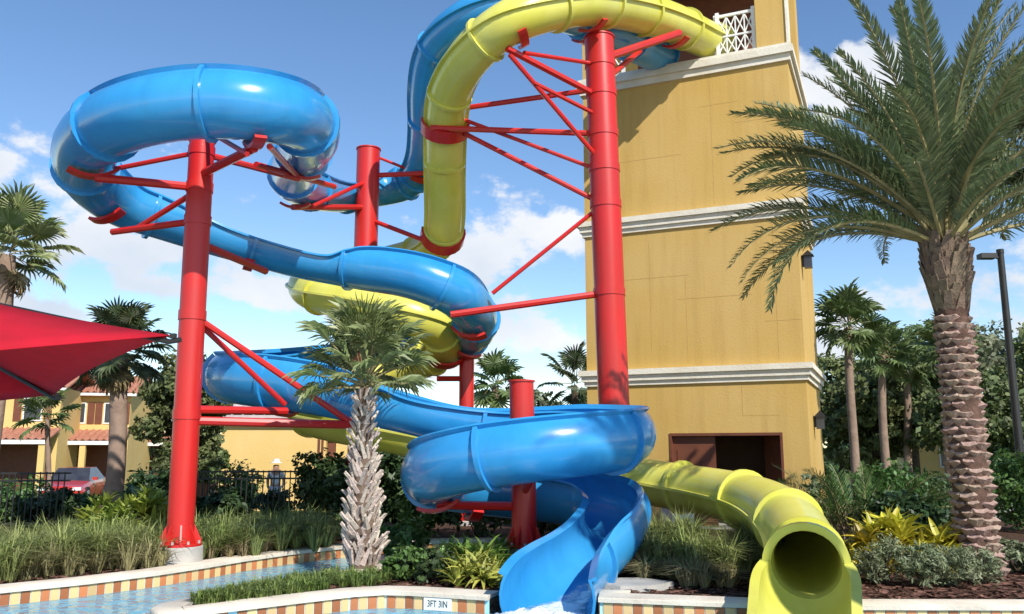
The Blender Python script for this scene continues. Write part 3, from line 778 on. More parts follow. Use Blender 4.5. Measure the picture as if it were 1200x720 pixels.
def railing(a0, a1, b=-.15, axis='a'):
    root = bpy.data.objects.new('railing', None); C.objects.link(root); root.parent = tow
    def bx(name, lo, hi):
        mb = MB()
        if axis == 'a': mb.box((lo[0], b - lo[1], lo[2]), (hi[0], b + hi[1], hi[2]))
        else: mb.box((b - lo[1], lo[0], lo[2]), (b + hi[1], hi[0], hi[2]))
        mb.build(name, WHITE, root)
    bx('rail', (a0, .03, zd + 1.0), (a1, .03, zd + 1.06)); bx('rail', (a0, .025, zd + .06), (a1, .025, zd + .11)); bx('rail', (a0, .022, zd + .5), (a1, .022, zd + .54))
    bx('rail_post', (a0 - .04, .04, zd), (a0 + .04, .04, zd + 1.12)); bx('rail_post', (a1 - .04, .04, zd), (a1 + .04, .04, zd + 1.12))
    nn_ = max(2, int((a1 - a0) / .17))
    for k in range(nn_):
        x0 = a0 + (a1 - a0) * k / nn_; x1 = a0 + (a1 - a0) * (k + 1) / nn_
        mb = MB()
        for (z0, z1) in ((zd + .54, zd + 1.0), (zd + .11, zd + .5)):
            for (xa, xb) in ((x0, x1), (x1, x0)):
                q0 = Vector((xa, b, z0)) if axis == 'a' else Vector((b, xa, z0)); q1 = Vector((xb, b, z1)) if axis == 'a' else Vector((b, xb, z1))
                mb.tube([q0, q1], .016, 4)
        mb.build('lattice_cross', WHITE, root)
        if k: bx('baluster', (x0 - .014, .014, zd + .11), (x0 + .014, .014, zd + 1.0))
railing(.70, 1.50); railing(-1.9, -.25, b=1.56, axis='b'); railing(2.55, 2.75); railing(3.75, 4.38)
# lanterns on the right-hand side wall
def lantern(label, z, bpos):
    root = thing('wall_lantern', label, 'wall lamp', tuple(tow.matrix_basis @ Vector((-.02, bpos, z))), tow.rotation_euler.z, 'lanterns on the tower side wall')
    mb = MB(); mb.box((-.03, -.05, -.12), (.02, .05, .12)); mb.build('back_plate', BLACK, root)
    mb = MB(); mb.box((-.20, -.08, -.16), (-.04, .08, .10)); mb.build('glass_body', GLASSDARK, root)
    mb = MB(); mb.add([(-.24, -.12, .10), (0, -.12, .10), (0, .12, .10), (-.24, .12, .10), (-.12, 0, .24)], [(0,1,4),(1,2,4),(2,3,4),(3,0,4),(3,2,1,0)]); mb.build('hood', BLACK, root)
lantern('small dark lantern high on the right side of the ochre tower', 5.75, -.5)
lantern('small dark lantern low on the right side of the ochre tower', 2.35, -1.2)
# white cabinet under the yellow tube
p = G(795, 16.9); cab = thing('utility_cabinet', 'small white cabinet on the ground under the yellow tube beside the tower', 'cabinet', p, .4)
mb = MB(); mb.box((-.25, -.18, 0), (.25, .18, .55)); mb.build('body', WHITE, cab)
mb = MB(); mb.box((-.22, -.2, .05), (.22, -.182, .5)); mb.build('door', WHITE, cab)
mb = MB(); mb.box((-.28, -.21, .552), (.28, .21, .59)); mb.build('lid', WHITE, cab)
# pale slab by the flume foot
p = G(738, 10.3); sl = MB()
rnd = random.Random(2); ringp = [(math.cos(a) * (.42 + rnd.random() * .12), math.sin(a) * (.30 + rnd.random() * .08)) for a in [i * math.pi / 5 for i in range(10)]]
sl.add([(x, y, -.02) for x, y in ringp] + [(x * .95, y * .95, .07) for x, y in ringp], [tuple(range(10, 20))] + [(i, (i+1) % 10, 10 + (i+1) % 10, 10 + i) for i in range(10)])
o = sl.build('stone_slab', CONC); o.location = p; tag(o, 'pale flat stone slab lying beside the foot of the blue flume', 'slab')

# ------------------------------------------------------------------ foliage builders
def frond_mesh(length=3.3, droop=1.0, seed=0, pairs=135, leaf=.37, m=None):
    """feather leaf along +X, arching down; leaflets in a V"""
    rnd = random.Random(seed); mb = MB(); pts = []; a = 0.0; p = Vector((0, 0, 0)); n = 18
    for i in range(n + 1):
        pts.append(p.copy()); a = -droop * (i / n) ** 1.5
        p = p + Vector((math.cos(a), 0, math.sin(a))) * (length / n)
    mb.tube(pts, [.032 * (1 - .9 * i / n) + .004 for i in range(n + 1)], 5, mi=1)
    for i in range(pairs):
        f = .13 + .87 * i / (pairs - 1); q = f * n; k = min(int(q), n - 1)
        c = pts[k].lerp(pts[k+1], q - k); T_ = (pts[k+1] - pts[k]).normalized(); Up = Vector((-T_.z, 0, T_.x)) 
        ll = leaf * (math.sin(math.pi * min(1, (f - .02)) ** .75) * .85 + .22) * rnd.uniform(.85, 1.1)
        for s in (-1, 1):
            fw = .95 + .5 * f + rnd.uniform(-.25, .25); up = rnd.choice((.1, .5, 1.1)) + rnd.uniform(-.3, .3)
            d = (T_ * fw + Vector((0, s, 0)) + Up * up).normalized()
            sidew = d.cross(Up).normalized() * .0125
            mid = c + d * ll * .55; tip = c + d * ll + Vector((0, 0, -.10 * ll - rnd.random() * .12 * ll))
            mb.add([c - sidew * .5, c + sidew * .5, mid + sidew, mid - sidew, tip], [(0, 1, 2, 3), (3, 2, 4)], 0)
    return mb.mesh('frond', m or [DATE, DATE_ST])

def fan_mesh(pet=.9, blade=.75, seed=0, nseg=26, m=None, droop=.5, spread=300, fat=1.0):
    """fan leaf: stalk along +X, pleated blade with drooping split tips"""
    rnd = random.Random(seed); mb = MB()
    mb.tube([(0, 0, 0), (pet * .5, 0, .02), (pet, 0, 0)], [.022, .014, .010], 5, mi=1)
    for i in range(nseg):
        a = R(-spread / 2 + spread * i / (nseg - 1)); 
        l_ = blade * (.72 + .28 * math.cos(a * .5)) * rnd.uniform(.88, 1.06)
        d = Vector((math.cos(a), math.sin(a), .18 * abs(math.sin(a)) + .05))
        d.normalize(); sd = Vector((-math.sin(a), math.cos(a), 0))
        w0 = blade * math.radians(spread / nseg) * .5 * fat
        b0 = Vector((pet, 0, 0)); m1_ = b0 + d * l_ * .5; m2 = b0 + d * l_ * .78 + Vector((0, 0, -droop * .12 * l_)); tip = b0 + d * l_ * .97 + Vector((0, 0, -droop * l_ * rnd.uniform(.25, .55)))
        up = Vector((0, 0, .02 * blade / .7))
        mb.add([b0, m1_ + sd * w0 * .52 - up, m1_ + up, m1_ - sd * w0 * .52 - up, m2 + sd * w0 * .35, m2 - sd * w0 * .35, tip], [(0, 1, 2), (0, 2, 3), (1, 4, 2), (2, 5, 3), (2, 4, 6), (2, 6, 5)], 0)
    return mb.mesh('fan_leaf', m or [SABAL, DATE_ST])

def place_leaf(me, name, root, base, az, el, roll=0, scale=1.0):
    o = link(name, me, root, base)
    o.rotation_mode = 'QUATERNION'
    X = Vector((math.cos(az) * math.cos(el), math.sin(az) * math.cos(el), math.sin(el)))
    Zt = Vector((-math.cos(az) * math.sin(el), -math.sin(az) * math.sin(el), math.cos(el)))
    Yv = Zt.cross(X)
    M = Matrix((X, Yv, Zt)).transposed()
    o.rotation_quaternion = (M @ Matrix.Rotation(roll, 3, 'X')).to_quaternion()
    o.scale = (scale,) * 3
    return o

def scar_mesh(w_=.15, h=.17, out_=.075, m=None):
    mb = MB()
    # y outward, z up; wide shelf on top, pointed below, tucked into the trunk
    vs = [(0, -.02, -h * .75), (-w_, -.03, 0), (w_, -.03, 0), (-w_ * .62, out_, h * .12), (w_ * .62, out_, h * .12), (0, out_ * 1.15, h * .0), (-w_ * .7, -.03, h * .42), (w_ * .7, -.03, h * .42), (0, out_ * .2, -h * .45)]
    fs = [(0, 8, 3, 1), (0, 2, 4, 8), (8, 5, 3), (8, 4, 5), (1, 3, 6), (2, 7, 4), (3, 5, 4, 7, 6)]
    mb.add(vs, fs); return mb.mesh('leaf_scar', m or BOOT_D)
def boot_mesh(w_=.055, h=.34, out_=.13, m=None, name='boot'):
    mb = MB()
    vs = [(-w_, -.01, 0), (w_, -.01, 0), (w_ * 1.1, .03, 0.02), (-w_ * 1.1, .03, .02), (-w_ * .75, out_ * .55, h * .6), (w_ * .75, out_ * .55, h * .6), (w_ * .75, out_ * .55 + .03, h * .55), (-w_ * .75, out_ * .55 + .03, h * .55),
          (-w_ * .8, out_, h), (w_ * .55, out_ * .95, h * .93), (w_ * .5, out_ + .025, h * .9), (-w_ * .7, out_ + .025, h * .95)]
    fs = [(0,3,2,1)]
    for a in (0, 4):
        b = a + 4
        fs += [(a, a+1, b+1, b), (a+1, a+2, b+2, b+1), (a+2, a+3, b+3, b+2), (a+3, a, b, b+3)]
    fs.append((8, 9, 10, 11)); mb.add(vs, fs); return mb.mesh(name, m or BOOT_S)
def ring_place(me, name, root, c, rad, ang, tilt=0, sc_=1.0, tw=0):
    o = link(name, me, root, c + Vector((math.cos(ang), math.sin(ang), 0)) * rad)
    o.rotation_euler = (tilt, tw, ang - math.pi / 2); o.scale = (sc_,) * 3
    return o
def copies(src, n_): return src

# --- date palm (right)
FR = [frond_mesh(3.3, d_, i, m=[DATE, DATE_ST]) for i, d_ in enumerate((.7, 1.1, 1.5, 1.85))]
def date_palm(label, base, top, r_bot, r_top, seed, nf=58, fl=1.0, scars=True, tips=None, group=None, boots=True):
    rnd = random.Random(seed); root = thing('date_palm', label, 'palm tree', base, 0, group)
    ax = top - base; n_ = 14
    line = [Vector((ax.x * (f ** 1.35), ax.y * f, ax.z * f)) for f in [i / n_ for i in range(n_ + 1)]]
    def rad(f):
        r_ = r_bot + (r_top - r_bot) * f
        if f < .06: r_ *= 1.12
        if f > .80: r_ *= 1 + .28 * math.sin((f - .80) / .20 * math.pi * .75)
        return r_
    mb = MB(); mb.tube(line, [rad(i / n_) for i in range(n_ + 1)], 20); mb.build('trunk', BARK_D, root, smooth=60)
    def lp(f):
        q = f * n_; k = min(int(q), n_ - 1); return line[k].lerp(line[k+1], q - k)
    if scars:
        sm = [scar_mesh(.115, .13, .055), scar_mesh(.105, .12, .07), scar_mesh(.12, .125, .045)]
        dz = .105; rows = int(ax.z * .80 / dz)
        for i in range(rows):
            f = (i + .5) * dz / ax.z
            for k in range(8):
                a = 2 * math.pi * (k + .5 * (i % 2)) / 8 + rnd.uniform(-.12, .12) + i * .045
                if rnd.random() < .05: continue
                ring_place(rnd.choice(sm), 'leaf_scar', root, lp(f) + Vector((0, 0, rnd.uniform(-.015, .015))), rad(f) - .005, a, rnd.uniform(-.2, .2), rnd.uniform(.8, 1.2) * rad(f) / .235, rnd.uniform(-.12, .12))
        bm_ = boot_mesh(.07, .30, .09, BOOT_DK, 'crown_boot')
        for i in range(8):
            f = .79 + .21 * i / 8
            for k in range(12):
                a = 2 * math.pi * (k + .5 * (i % 2)) / 12 + rnd.uniform(-.1, .1)
                ring_place(bm_, 'crown_boot', root, lp(f), rad(f) - .03, a, rnd.uniform(-.05, .2), rnd.uniform(.8, 1.15), rnd.uniform(-.2, .2))
    fs = []
    for i in range(nf):
        f = i / nf; az = i * 2.39996 + rnd.uniform(-.2, .2)
        el = R(88 - 68 * f ** 1.1) + rnd.uniform(-.1, .1)
        fs.append((az, el, None))
    for az, el, v in fs + (tips or []):
        k = v if v is not None else (0 if el > 1.0 else 1 if el > .45 else 2 if rnd.random() < .6 else 1)
        b = ax + Vector((math.cos(az), math.sin(az), 0)) * r_top * .45 + Vector((0, 0, rnd.uniform(0, .3) * (1 if el > .6 else .2)))
        place_leaf(FR[k], 'frond', root, b, az, el, rnd.uniform(-.6, .6), fl * rnd.uniform(.88, 1.08))
    return root
Yd = 11.3
date_palm('large date palm with diamond patterned trunk and feathery crown at the right', G(1149, Yd), P(1106, 290, Yd), .235, .20, 11, 58, .97,
          tips=[(R(182), R(25), 2), (R(176), R(21), 2), (R(188), R(43), 2), (R(178), R(40), 2), (R(184), R(54), 1), (R(180), R(69), 0), (R(200), R(18), 3), (R(176), R(60), 1)])

# --- fan palms
FAN_S = [fan_mesh(.72, .54, i, 26, [SABAL, DATE_ST], .85, 280, .42) for i in range(3)]
FAN_L = [fan_mesh(1.0, .85, 10 + i, 28, [SABAL, DATE_ST], .7) for i in range(3)]
FAN_DK = [fan_mesh(.95, .80, 20 + i, 26, [SABAL_DK, DATE_ST], .8) for i in range(2)]
FAN_FAR = [fan_mesh(.9, .85, 30 + i, 18, [SABAL_FAR, DATE_ST], .7) for i in range(2)]
FAN_DEAD = [fan_mesh(.8, .7, 40 + i, 18, [DEADLEAF, DATE_ST], 1.2) for i in range(1)]
def fan_palm(label, base, top, r_bot, r_top, leaves, nl, seed, boots=False, bark=None, dead=0, lo=-40, hi=85, sc_=1.0, group=None, azr=None, name='fan_palm', bootn=13):
    rnd = random.Random(seed); root = thing(name, label, 'palm tree', base, 0, group); ax = top - base; n_ = 10
    def rad(f): return r_bot + (r_top - r_bot) * f ** .8
    def lp(f): return Vector((ax.x * f + .05 * math.sin(f * 5 + seed), ax.y * f, ax.z * f)) if not boots else ax * f
    mb = MB(); mb.tube([lp(i / n_) for i in range(n_ + 1)], [rad(i / n_) for i in range(n_ + 1)], 16); mb.build('trunk', bark or BARK_S, root, smooth=60)
    if boots:
        bms = [boot_mesh(.034, .32, .12), boot_mesh(.030, .27, .15), boot_mesh(.038, .30, .09)]
        rows = bootn
        for i in range(rows):
            f = .03 + .95 * i / rows; nk = 13 if f < .6 else 10
            for k in range(nk):
                a = 2 * math.pi * (k + .5 * (i % 2)) / nk + rnd.uniform(-.12, .12)
                ring_place(rnd.choice(bms), 'boot', root, lp(f), rad(f) - .02, a, rnd.uniform(-.1, .12), rnd.uniform(.75, 1.05) * (1 - .35 * f), rnd.choice((-.45, .45)) + rnd.uniform(-.15, .15))
    for i in range(nl):
        f = (i + .5) / nl; az = i * 2.39996 + rnd.uniform(-.3, .3); el = R(hi + (lo - hi) * f) + rnd.uniform(-.12, .12)
        place_leaf(rnd.choice(leaves), 'fan_leaf', root, lp(1) + Vector((math.cos(az), math.sin(az), 0)) * r_top * .6 + Vector((0, 0, .25 * (1 - f))), az, el, rnd.uniform(-.5, .5), sc_ * rnd.uniform(.85, 1.12))
    for i in range(dead):
        az = rnd.random() * 6.3
        place_leaf(rnd.choice(FAN_DEAD), 'dead_leaf', root, lp(1) + Vector((0, 0, -.1)), az, R(rnd.uniform(-75, -50)), rnd.uniform(-.5, .5), sc_ * rnd.uniform(.7, 1))
    return root
fan_palm('young fan palm with pale criss-cross boots on its trunk in the island bed', G(425, 11.75), P(427, 455, 11.75), .19, .085, FAN_S, 42, 3, boots=True, lo=-8, hi=89, sc_=.86, bootn=20)
fan_palm('bright fan palm at the left edge above the red umbrella', G(-26, 15.8, -.3), P(10, 300, 15.8), .15, .15, FAN_L, 26, 5, lo=-35, sc_=.64, dead=5, bark=BARK_P)
fan_palm('fan palm with smooth ringed trunk and dark skirt behind the red umbrella', G(127, 17, .1), P(144, 415, 17), .185, .155, FAN_DK, 30, 6, lo=-60, sc_=.56, dead=14, bark=BARK_P)
fan_palm('fan palm cut off by the right edge of the view', Vector((10.35, 16.2, .15)), P(1222, 180, 16.2), .13, .12, FAN_DK, 30, 8, lo=-55, sc_=.85, bark=BARK)
for lab, px, py, Yp, s_, sd in (('tallest fan palm of the group right of the tower', 995, 372, 27, 1.0, 1), ('fan palm with thin pale trunk second from the tower', 1033, 405, 29, .9, 2), ('shorter fan palm with bare trunk left of the date palm trunk', 1060, 420, 31, .8, 4),
                           ('fan palm half hidden behind the date palm trunk', 1108, 400, 28, .9, 9)):
    b = G(px + 8, Yp, -.3); fan_palm(lab, b, P(px, py + 12, Yp), .15, .12, FAN_FAR, 30, 50 + sd, lo=-55, sc_=.74 * s_, group='fan palms right of the tower', bark=BARK_P)
fan_palm('small distant fan palm seen over the blue spiral', G(580, 42, -.3), P(580, 452, 42), .2, .17, FAN_FAR, 24, 71, lo=-60, sc_=1.05, bark=BARK_P)
fan_palm('dark distant palm beside the left side of the tower', G(672, 34, -.3), P(672, 452, 34), .16, .13, FAN_DK, 14, 73, lo=-50, sc_=.95, bark=BARK)
# palm standing off to the right of the camera; its shadow falls on the spiral
date_palm('date palm standing beside the pool to the right', Vector((5.9, 3.7, .15)), Vector((5.9, 3.7, 8.2)), .26, .22, 21, 26, .5, scars=False)

def leaf_cloud(blobs, n_, size, seed, up=.3, ar=.55):
    """many small leaves spread through overlapping blobs: (centre, radii)"""
    rnd = random.Random(seed); mb = MB(); V, F = mb.v, mb.f
    tot = sum(b[1][0] * b[1][1] + b[1][0] * b[1][2] for b in blobs)
    for c, rd in blobs:
        c = Vector(c); k = int(n_ * (rd[0] * rd[1] + rd[0] * rd[2]) / tot)
        # twig clusters inside each blob
        ncl = max(3, k // 26)
        cl = []
        for _ in range(ncl):
            while True:
                d = Vector((rnd.uniform(-1, 1), rnd.uniform(-1, 1), rnd.uniform(-1, 1)))
                if .25 < d.length < 1: break
            d = d.normalized() * (d.length ** .5)
            cl.append((Vector((d.x * rd[0], d.y * rd[1], d.z * rd[2])) * rnd.uniform(.8, 1.12), d))
        cs = min(rd) * .34
        for i in range(k):
            q, d = rnd.choice(cl)
            p = c + q + Vector((rnd.gauss(0, cs * .55), rnd.gauss(0, cs * .55), rnd.gauss(0, cs * .4)))
            nrm = (d * .7 + Vector((rnd.gauss(0, .6), rnd.gauss(0, .6), rnd.gauss(0, .6) + up))).normalized()
            a = nrm.cross(Vector((rnd.gauss(0, 1), rnd.gauss(0, 1), rnd.gauss(0, 1)))).normalized(); b = nrm.cross(a)
            s = size * rnd.uniform(.6, 1.35); o = len(V)
            V += [tuple(p - a * s), tuple(p + b * s * ar), tuple(p + a * s), tuple(p - b * s * ar)]; F.append((o, o+1, o+2, o+3))
    mb.mi = [0] * len(F)
    return mb

def tree(label, base, height, spread, m, seed, n_=9000, size=.14, trunk_r=.18, crown_lo=.35, name='broadleaf_tree', group=None, nb=10):
    rnd = random.Random(seed); root = thing(name, label, 'tree', base, 0, group)
    blobs = []
    for i in range(nb):
        a = i * 2.4 + rnd.random(); q = rnd.random() ** .5 * .62; zf = crown_lo + (1 - crown_lo) * (.15 + .72 * rnd.random() * (1 - q * .5))
        r_ = spread * rnd.uniform(.34, .52)
        blobs.append((Vector((math.cos(a) * spread * q, math.sin(a) * spread * q, height * zf)), (r_, r_, r_ * rnd.uniform(.55, .8))))
    blobs.append((Vector((0, 0, height * .85)), (spread * .45, spread * .45, height * .14)))
    mb = MB(); top = height * (crown_lo + .12)
    mb.tube([(0, 0, -.2), (.05, 0, top * .5), (0, .05, top)], [trunk_r * 1.25, trunk_r, trunk_r * .8], 10)
    mb.build('trunk', BARK, root, smooth=60)
    for c, rd in blobs[:6]:
        g = MB(); g.tube([(0, .05, top * .9), Vector((0, 0, top)).lerp(c, .5) + Vector((0, 0, -.1)), c], [trunk_r * .6, trunk_r * .35, trunk_r * .12], 6); g.build('limb', BARK, root, smooth=60)
    leaf_cloud(blobs, n_, size, seed).build('crown', m, root)
    return root
GRP_T = 'background trees right of the tower'
tree('leafy tree directly behind the right corner of the tower', G(985, 36, -.3), 6.2, 2.4, OAK, 101, 7500, .13, group=GRP_T)
tree('tall rounded tree behind the fan palms right of the tower', G(1075, 40, -.3), 8.2, 3.6, OAK, 102, 9500, .14, group=GRP_T)
tree('dense tree behind the date palm trunk', G(1135, 38, -.3), 7.4, 3.2, OAK_GREY, 103, 8500, .14, group=GRP_T)
tree('grey green tree behind the lamp post', G(1195, 42, -.3), 8.4, 3.4, OAK_GREY, 104, 8500, .14, group=GRP_T)
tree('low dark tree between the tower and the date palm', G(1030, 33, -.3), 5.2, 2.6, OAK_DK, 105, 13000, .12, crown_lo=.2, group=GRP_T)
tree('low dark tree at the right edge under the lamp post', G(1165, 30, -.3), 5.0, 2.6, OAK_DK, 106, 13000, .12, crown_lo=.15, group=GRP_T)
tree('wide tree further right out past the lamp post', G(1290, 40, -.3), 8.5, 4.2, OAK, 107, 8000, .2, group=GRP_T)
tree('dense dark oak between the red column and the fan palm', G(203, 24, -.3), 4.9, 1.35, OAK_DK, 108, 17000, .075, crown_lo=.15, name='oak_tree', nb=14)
tree('small oak with loose crown behind the left end of the red bracket', G(246, 27, -.3), 3.1, .62, OAK, 109, 4000, .07, crown_lo=.25, name='oak_tree')
tree('small tree rising behind the townhouse roofs', G(110, 72, -.3), 8.6, 3.4, OAK_GREY, 110, 9000, .16)
fan_palm('slender young palm in front of the yellow townhouses', G(52, 22, -.3), P(58, 492, 22), .07, .06, FAN_FAR, 16, 75, lo=-40, sc_=.5, bark=BARK_P)
tree('rounded olive bush top seen far behind the blue spiral', G(630, 45, -.3), 5.3, 2.2, OAK_GREY, 111, 5000, .17, crown_lo=.2)
tree('dark tree far behind the left flank of the tower', G(700, 40, -.3), 5.0, 2.0, OAK_DK, 112, 5000, .17, crown_lo=.2)
# far wood closing the horizon
rnd = random.Random(9); blobs = []
for i in range(120):
    x = -95 + 190 * i / 119 + rnd.uniform(-1, 1); r_ = rnd.uniform(1.6, 2.8)
    blobs.append(((x, 80 + rnd.uniform(-6, 6), rnd.uniform(.6, 1.7)), (r_ * 1.2, r_, r_)))
tag(leaf_cloud(blobs, 30000, .34, 9).build('far_wood', OAK), 'low dark band of trees along the horizon', 'wood', kind='stuff')

def shrub(label, base, rx, rz_, m, seed, n_=1500, size=.06, ry_=None, name='shrub', group=None, up=.3, ar=.5):
    root = thing(name, label, 'shrub', base, 0, group); rnd = random.Random(seed); ry_ = ry_ or rx
    blobs = [((0, 0, rz_ * .55), (rx * .8, ry_ * .8, rz_ * .5))]
    for i in range(6):
        a = i * 1.05 + rnd.random(); blobs.append(((math.cos(a) * rx * .5, math.sin(a) * ry_ * .5, rz_ * rnd.uniform(.35, .75)), (rx * .45, ry_ * .45, rz_ * .34)))
    g = MB()
    for i in range(7):
        a = rnd.random() * 6.3; g.tube([(0, 0, -.05), (math.cos(a) * rx * .3, math.sin(a) * ry_ * .3, rz_ * .4), (math.cos(a) * rx * .55, math.sin(a) * ry_ * .55, rz_ * .75)], [.016, .01, .005], 4)
    g.build('stems', BARK, root)
    leaf_cloud(blobs, n_, size, seed, up, ar).build('foliage', m, root)
    return root
def rosette_mesh(n_, l_, w_, seed, m, arch=.9):
    rnd = random.Random(seed); mb = MB()
    for i in range(n_):
        az = i * 2.4 + rnd.uniform(-.3, .3); el = R(rnd.uniform(25, 82)); ll = l_ * rnd.uniform(.7, 1.1)
        d = Vector((math.cos(az), math.sin(az), 0)); sd = Vector((-math.sin(az), math.cos(az), 0)); p = Vector((0, 0, 0)); row = []
        for k in range(5):
            f = k / 4; ww = w_ * (0.45, 1, .95, .65, .06)[k]; row.append((p - sd * ww + Vector((0, 0, .25 * ww)), p + Vector((0, 0, -.2 * ww)), p + sd * ww + Vector((0, 0, .25 * ww))))
            e_ = el - arch * f * 1.4; p = p + (d * math.cos(e_) + Vector((0, 0, math.sin(e_)))) * ll / 4
        vs = [q for r_ in row for q in r_]; fs = []
        for k in range(4): fs += [(k*3, k*3+1, k*3+4, k*3+3), (k*3+1, k*3+2, k*3+5, k*3+4)]
        mb.add(vs, fs)
    return mb.mesh('leaves', m)
def rosette_bush(label, base, rx, ry_, h, n_, me, cat, name, seed, sc_=1.0, group=None):
    rnd = random.Random(seed); root = thing(name, label, cat, base, 0, group)
    for i in range(n_):
        a = i * 2.4; q = math.sqrt((i + .5) / n_)
        o = link('leaf_rosette', rnd.choice(me), root, (math.cos(a) * q * rx, math.sin(a) * q * ry_, h * (1 - q * q) * rnd.uniform(.6, 1)))
        o.rotation_euler = (rnd.uniform(-.3, .3) + math.sin(a) * -.4 * q, rnd.uniform(-.3, .3) + math.cos(a) * .4 * q, rnd.random() * 6.3); o.scale = (sc_ * rnd.uniform(.8, 1.2),) * 3
    g = MB(); g.tube([(0, 0, -.03), (0, 0, h * .9 + .03)], .03, 6); g.build('stem', BARK, root)
    return root
LILYS = [rosette_mesh(20, .36, .022, i, LILY) for i in range(2)]; LILYY = [rosette_mesh(20, .36, .022, 5 + i, LILY_Y) for i in range(2)]
CRO = [rosette_mesh(16, .28, .030, 8 + i, CROTON, .5) for i in range(3)]
LIME = [rosette_mesh(16, .26, .028, 18 + i, SHRUB_LIME, .5) for i in range(2)]

# beds right
FRB = [frond_mesh(3.3, d_, 60 + i, pairs=44, leaf=.62, m=[SHRUB, DATE_ST]) for i, d_ in enumerate((.7, 1.1, 1.5))]
ar = thing('bushy_palm', 'bushy dark green feather palm shrub between the tower and the date palm', 'palm shrub', G(1010, 15.6)); rnd = random.Random(4)
for i in range(64):
    a = i * 2.4; q = rnd.random() ** .5
    place_leaf(FRB[rnd.randrange(3)], 'frond', ar, (math.cos(a) * q * .75, math.sin(a) * q * .4, rnd.uniform(0, .25)), a + rnd.uniform(-.5, .5), R(84 - 40 * q + rnd.uniform(-10, 8)), rnd.uniform(-1, 1), rnd.uniform(.30, .52))
g = MB()
for i in range(7): a = i * .9; g.tube([(math.cos(a) * .3, math.sin(a) * .2, -.05), (math.cos(a) * .35, math.sin(a) * .25, .6)], .025, 6)
g.build('canes', BARK_P, ar)
shrub('loose green shrub filling in beside the bushy palm', G(1045, 16.4), .7, 1.3, SHRUB, 201, 3200, .06)
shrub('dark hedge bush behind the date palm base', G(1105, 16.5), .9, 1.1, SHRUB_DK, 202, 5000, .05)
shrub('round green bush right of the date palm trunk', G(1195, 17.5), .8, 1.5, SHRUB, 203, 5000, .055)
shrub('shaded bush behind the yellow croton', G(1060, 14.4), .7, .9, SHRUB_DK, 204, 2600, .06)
shrub('thin twiggy shrub against the tower corner', G(955, 15.9), .28, 1.25, SHRUB_GY, 205, 420, .06)
rosette_bush('bright yellow croton bush behind the yellow outlet', G(1040, 11.7), .55, .40, .62, 34, CRO, 'shrub', 'croton_bush', 301, 1.25)
rosette_bush('yellow croton bush nearer the date palm trunk', G(1098, 11.5), .42, .35, .50, 24, CRO, 'shrub', 'croton_bush', 302, 1.15)
for i, (px, Yp, rx, h, lb) in enumerate(((1035, 10.5, .33, .52, 'grey green low shrub right of the yellow outlet'), (1080, 10.25, .32, .48, 'grey green low shrub in the middle of the front row'), (1120, 10.3, .30, .48, 'grey green low shrub at the foot of the date palm'), (1150, 10.6, .26, .42, 'small grey green shrub hiding the date palm base'))):
    shrub(lb, G(px, Yp), rx, h, SHRUB_GY, 210 + i, 2100, .034, name='low_shrub', group='grey green shrubs in the right bed', up=-.2, ar=.28)
for i, (px, Yp, lb) in enumerate(((1008, 12.6, 'dim green shrub just behind the yellow tube'), (1195, 11.5, 'dry tuft shrub at the right edge of the bed'))):
    shrub(lb, G(px, Yp), .35, .4, (SHRUB_DK, SHRUB_GY)[i], 220 + i, 900, .05)
# island bed
for i, (px, Yp, me, s_, lb) in enumerate(((548, 10.35, LILYY, 1.0, 'yellow green strap leaved plant at the front of the island bed'), (566, 10.7, LILYY, .8, 'small yellow green strap leaved plant next to the blue flume'), (535, 11.6, LILYS, 1.05, 'green strap leaved plant left of the short red column'), (562, 11.4, LILYS, 1.05, 'bushy green strap leaved plant in front of the short red column'), (583, 11.9, LILYS, .9, 'green strap leaved plant touching the short red column'))):
    rosette_bush(lb, G(px, Yp), .26 * s_, .24, .24, 9, me, 'plant', 'strap_leaf_plant', 320 + i, s_, 'strap leaved plants in the island bed')
shrub('dark low shrub at the right of the young palm base', G(478, 10.9), .36, .38, SHRUB, 230, 1800, .045)
shrub('dark low shrub behind the island coping', G(510, 10.7), .30, .34, SHRUB_DK, 231, 1400, .045)
shrub('shaded green shrub behind the young palm', G(468, 13.2), .5, .55, SHRUB, 232, 1900, .055)
shrub('olive shrub standing in the shade of the blue spiral', G(492, 15.9), .45, .95, SHRUB, 233, 2200, .06)
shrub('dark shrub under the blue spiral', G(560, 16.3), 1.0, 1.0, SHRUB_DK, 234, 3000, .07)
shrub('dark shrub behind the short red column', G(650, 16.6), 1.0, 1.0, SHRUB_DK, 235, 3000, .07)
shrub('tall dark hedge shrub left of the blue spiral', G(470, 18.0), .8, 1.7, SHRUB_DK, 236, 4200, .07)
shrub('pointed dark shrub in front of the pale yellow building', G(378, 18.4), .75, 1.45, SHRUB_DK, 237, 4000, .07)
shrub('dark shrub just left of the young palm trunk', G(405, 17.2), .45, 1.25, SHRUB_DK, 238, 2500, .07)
shrub('clipped round green bush by the pale yellow wall', G(279, 24, -.3), .62, 1.55, SHRUB, 239, 3600, .06)
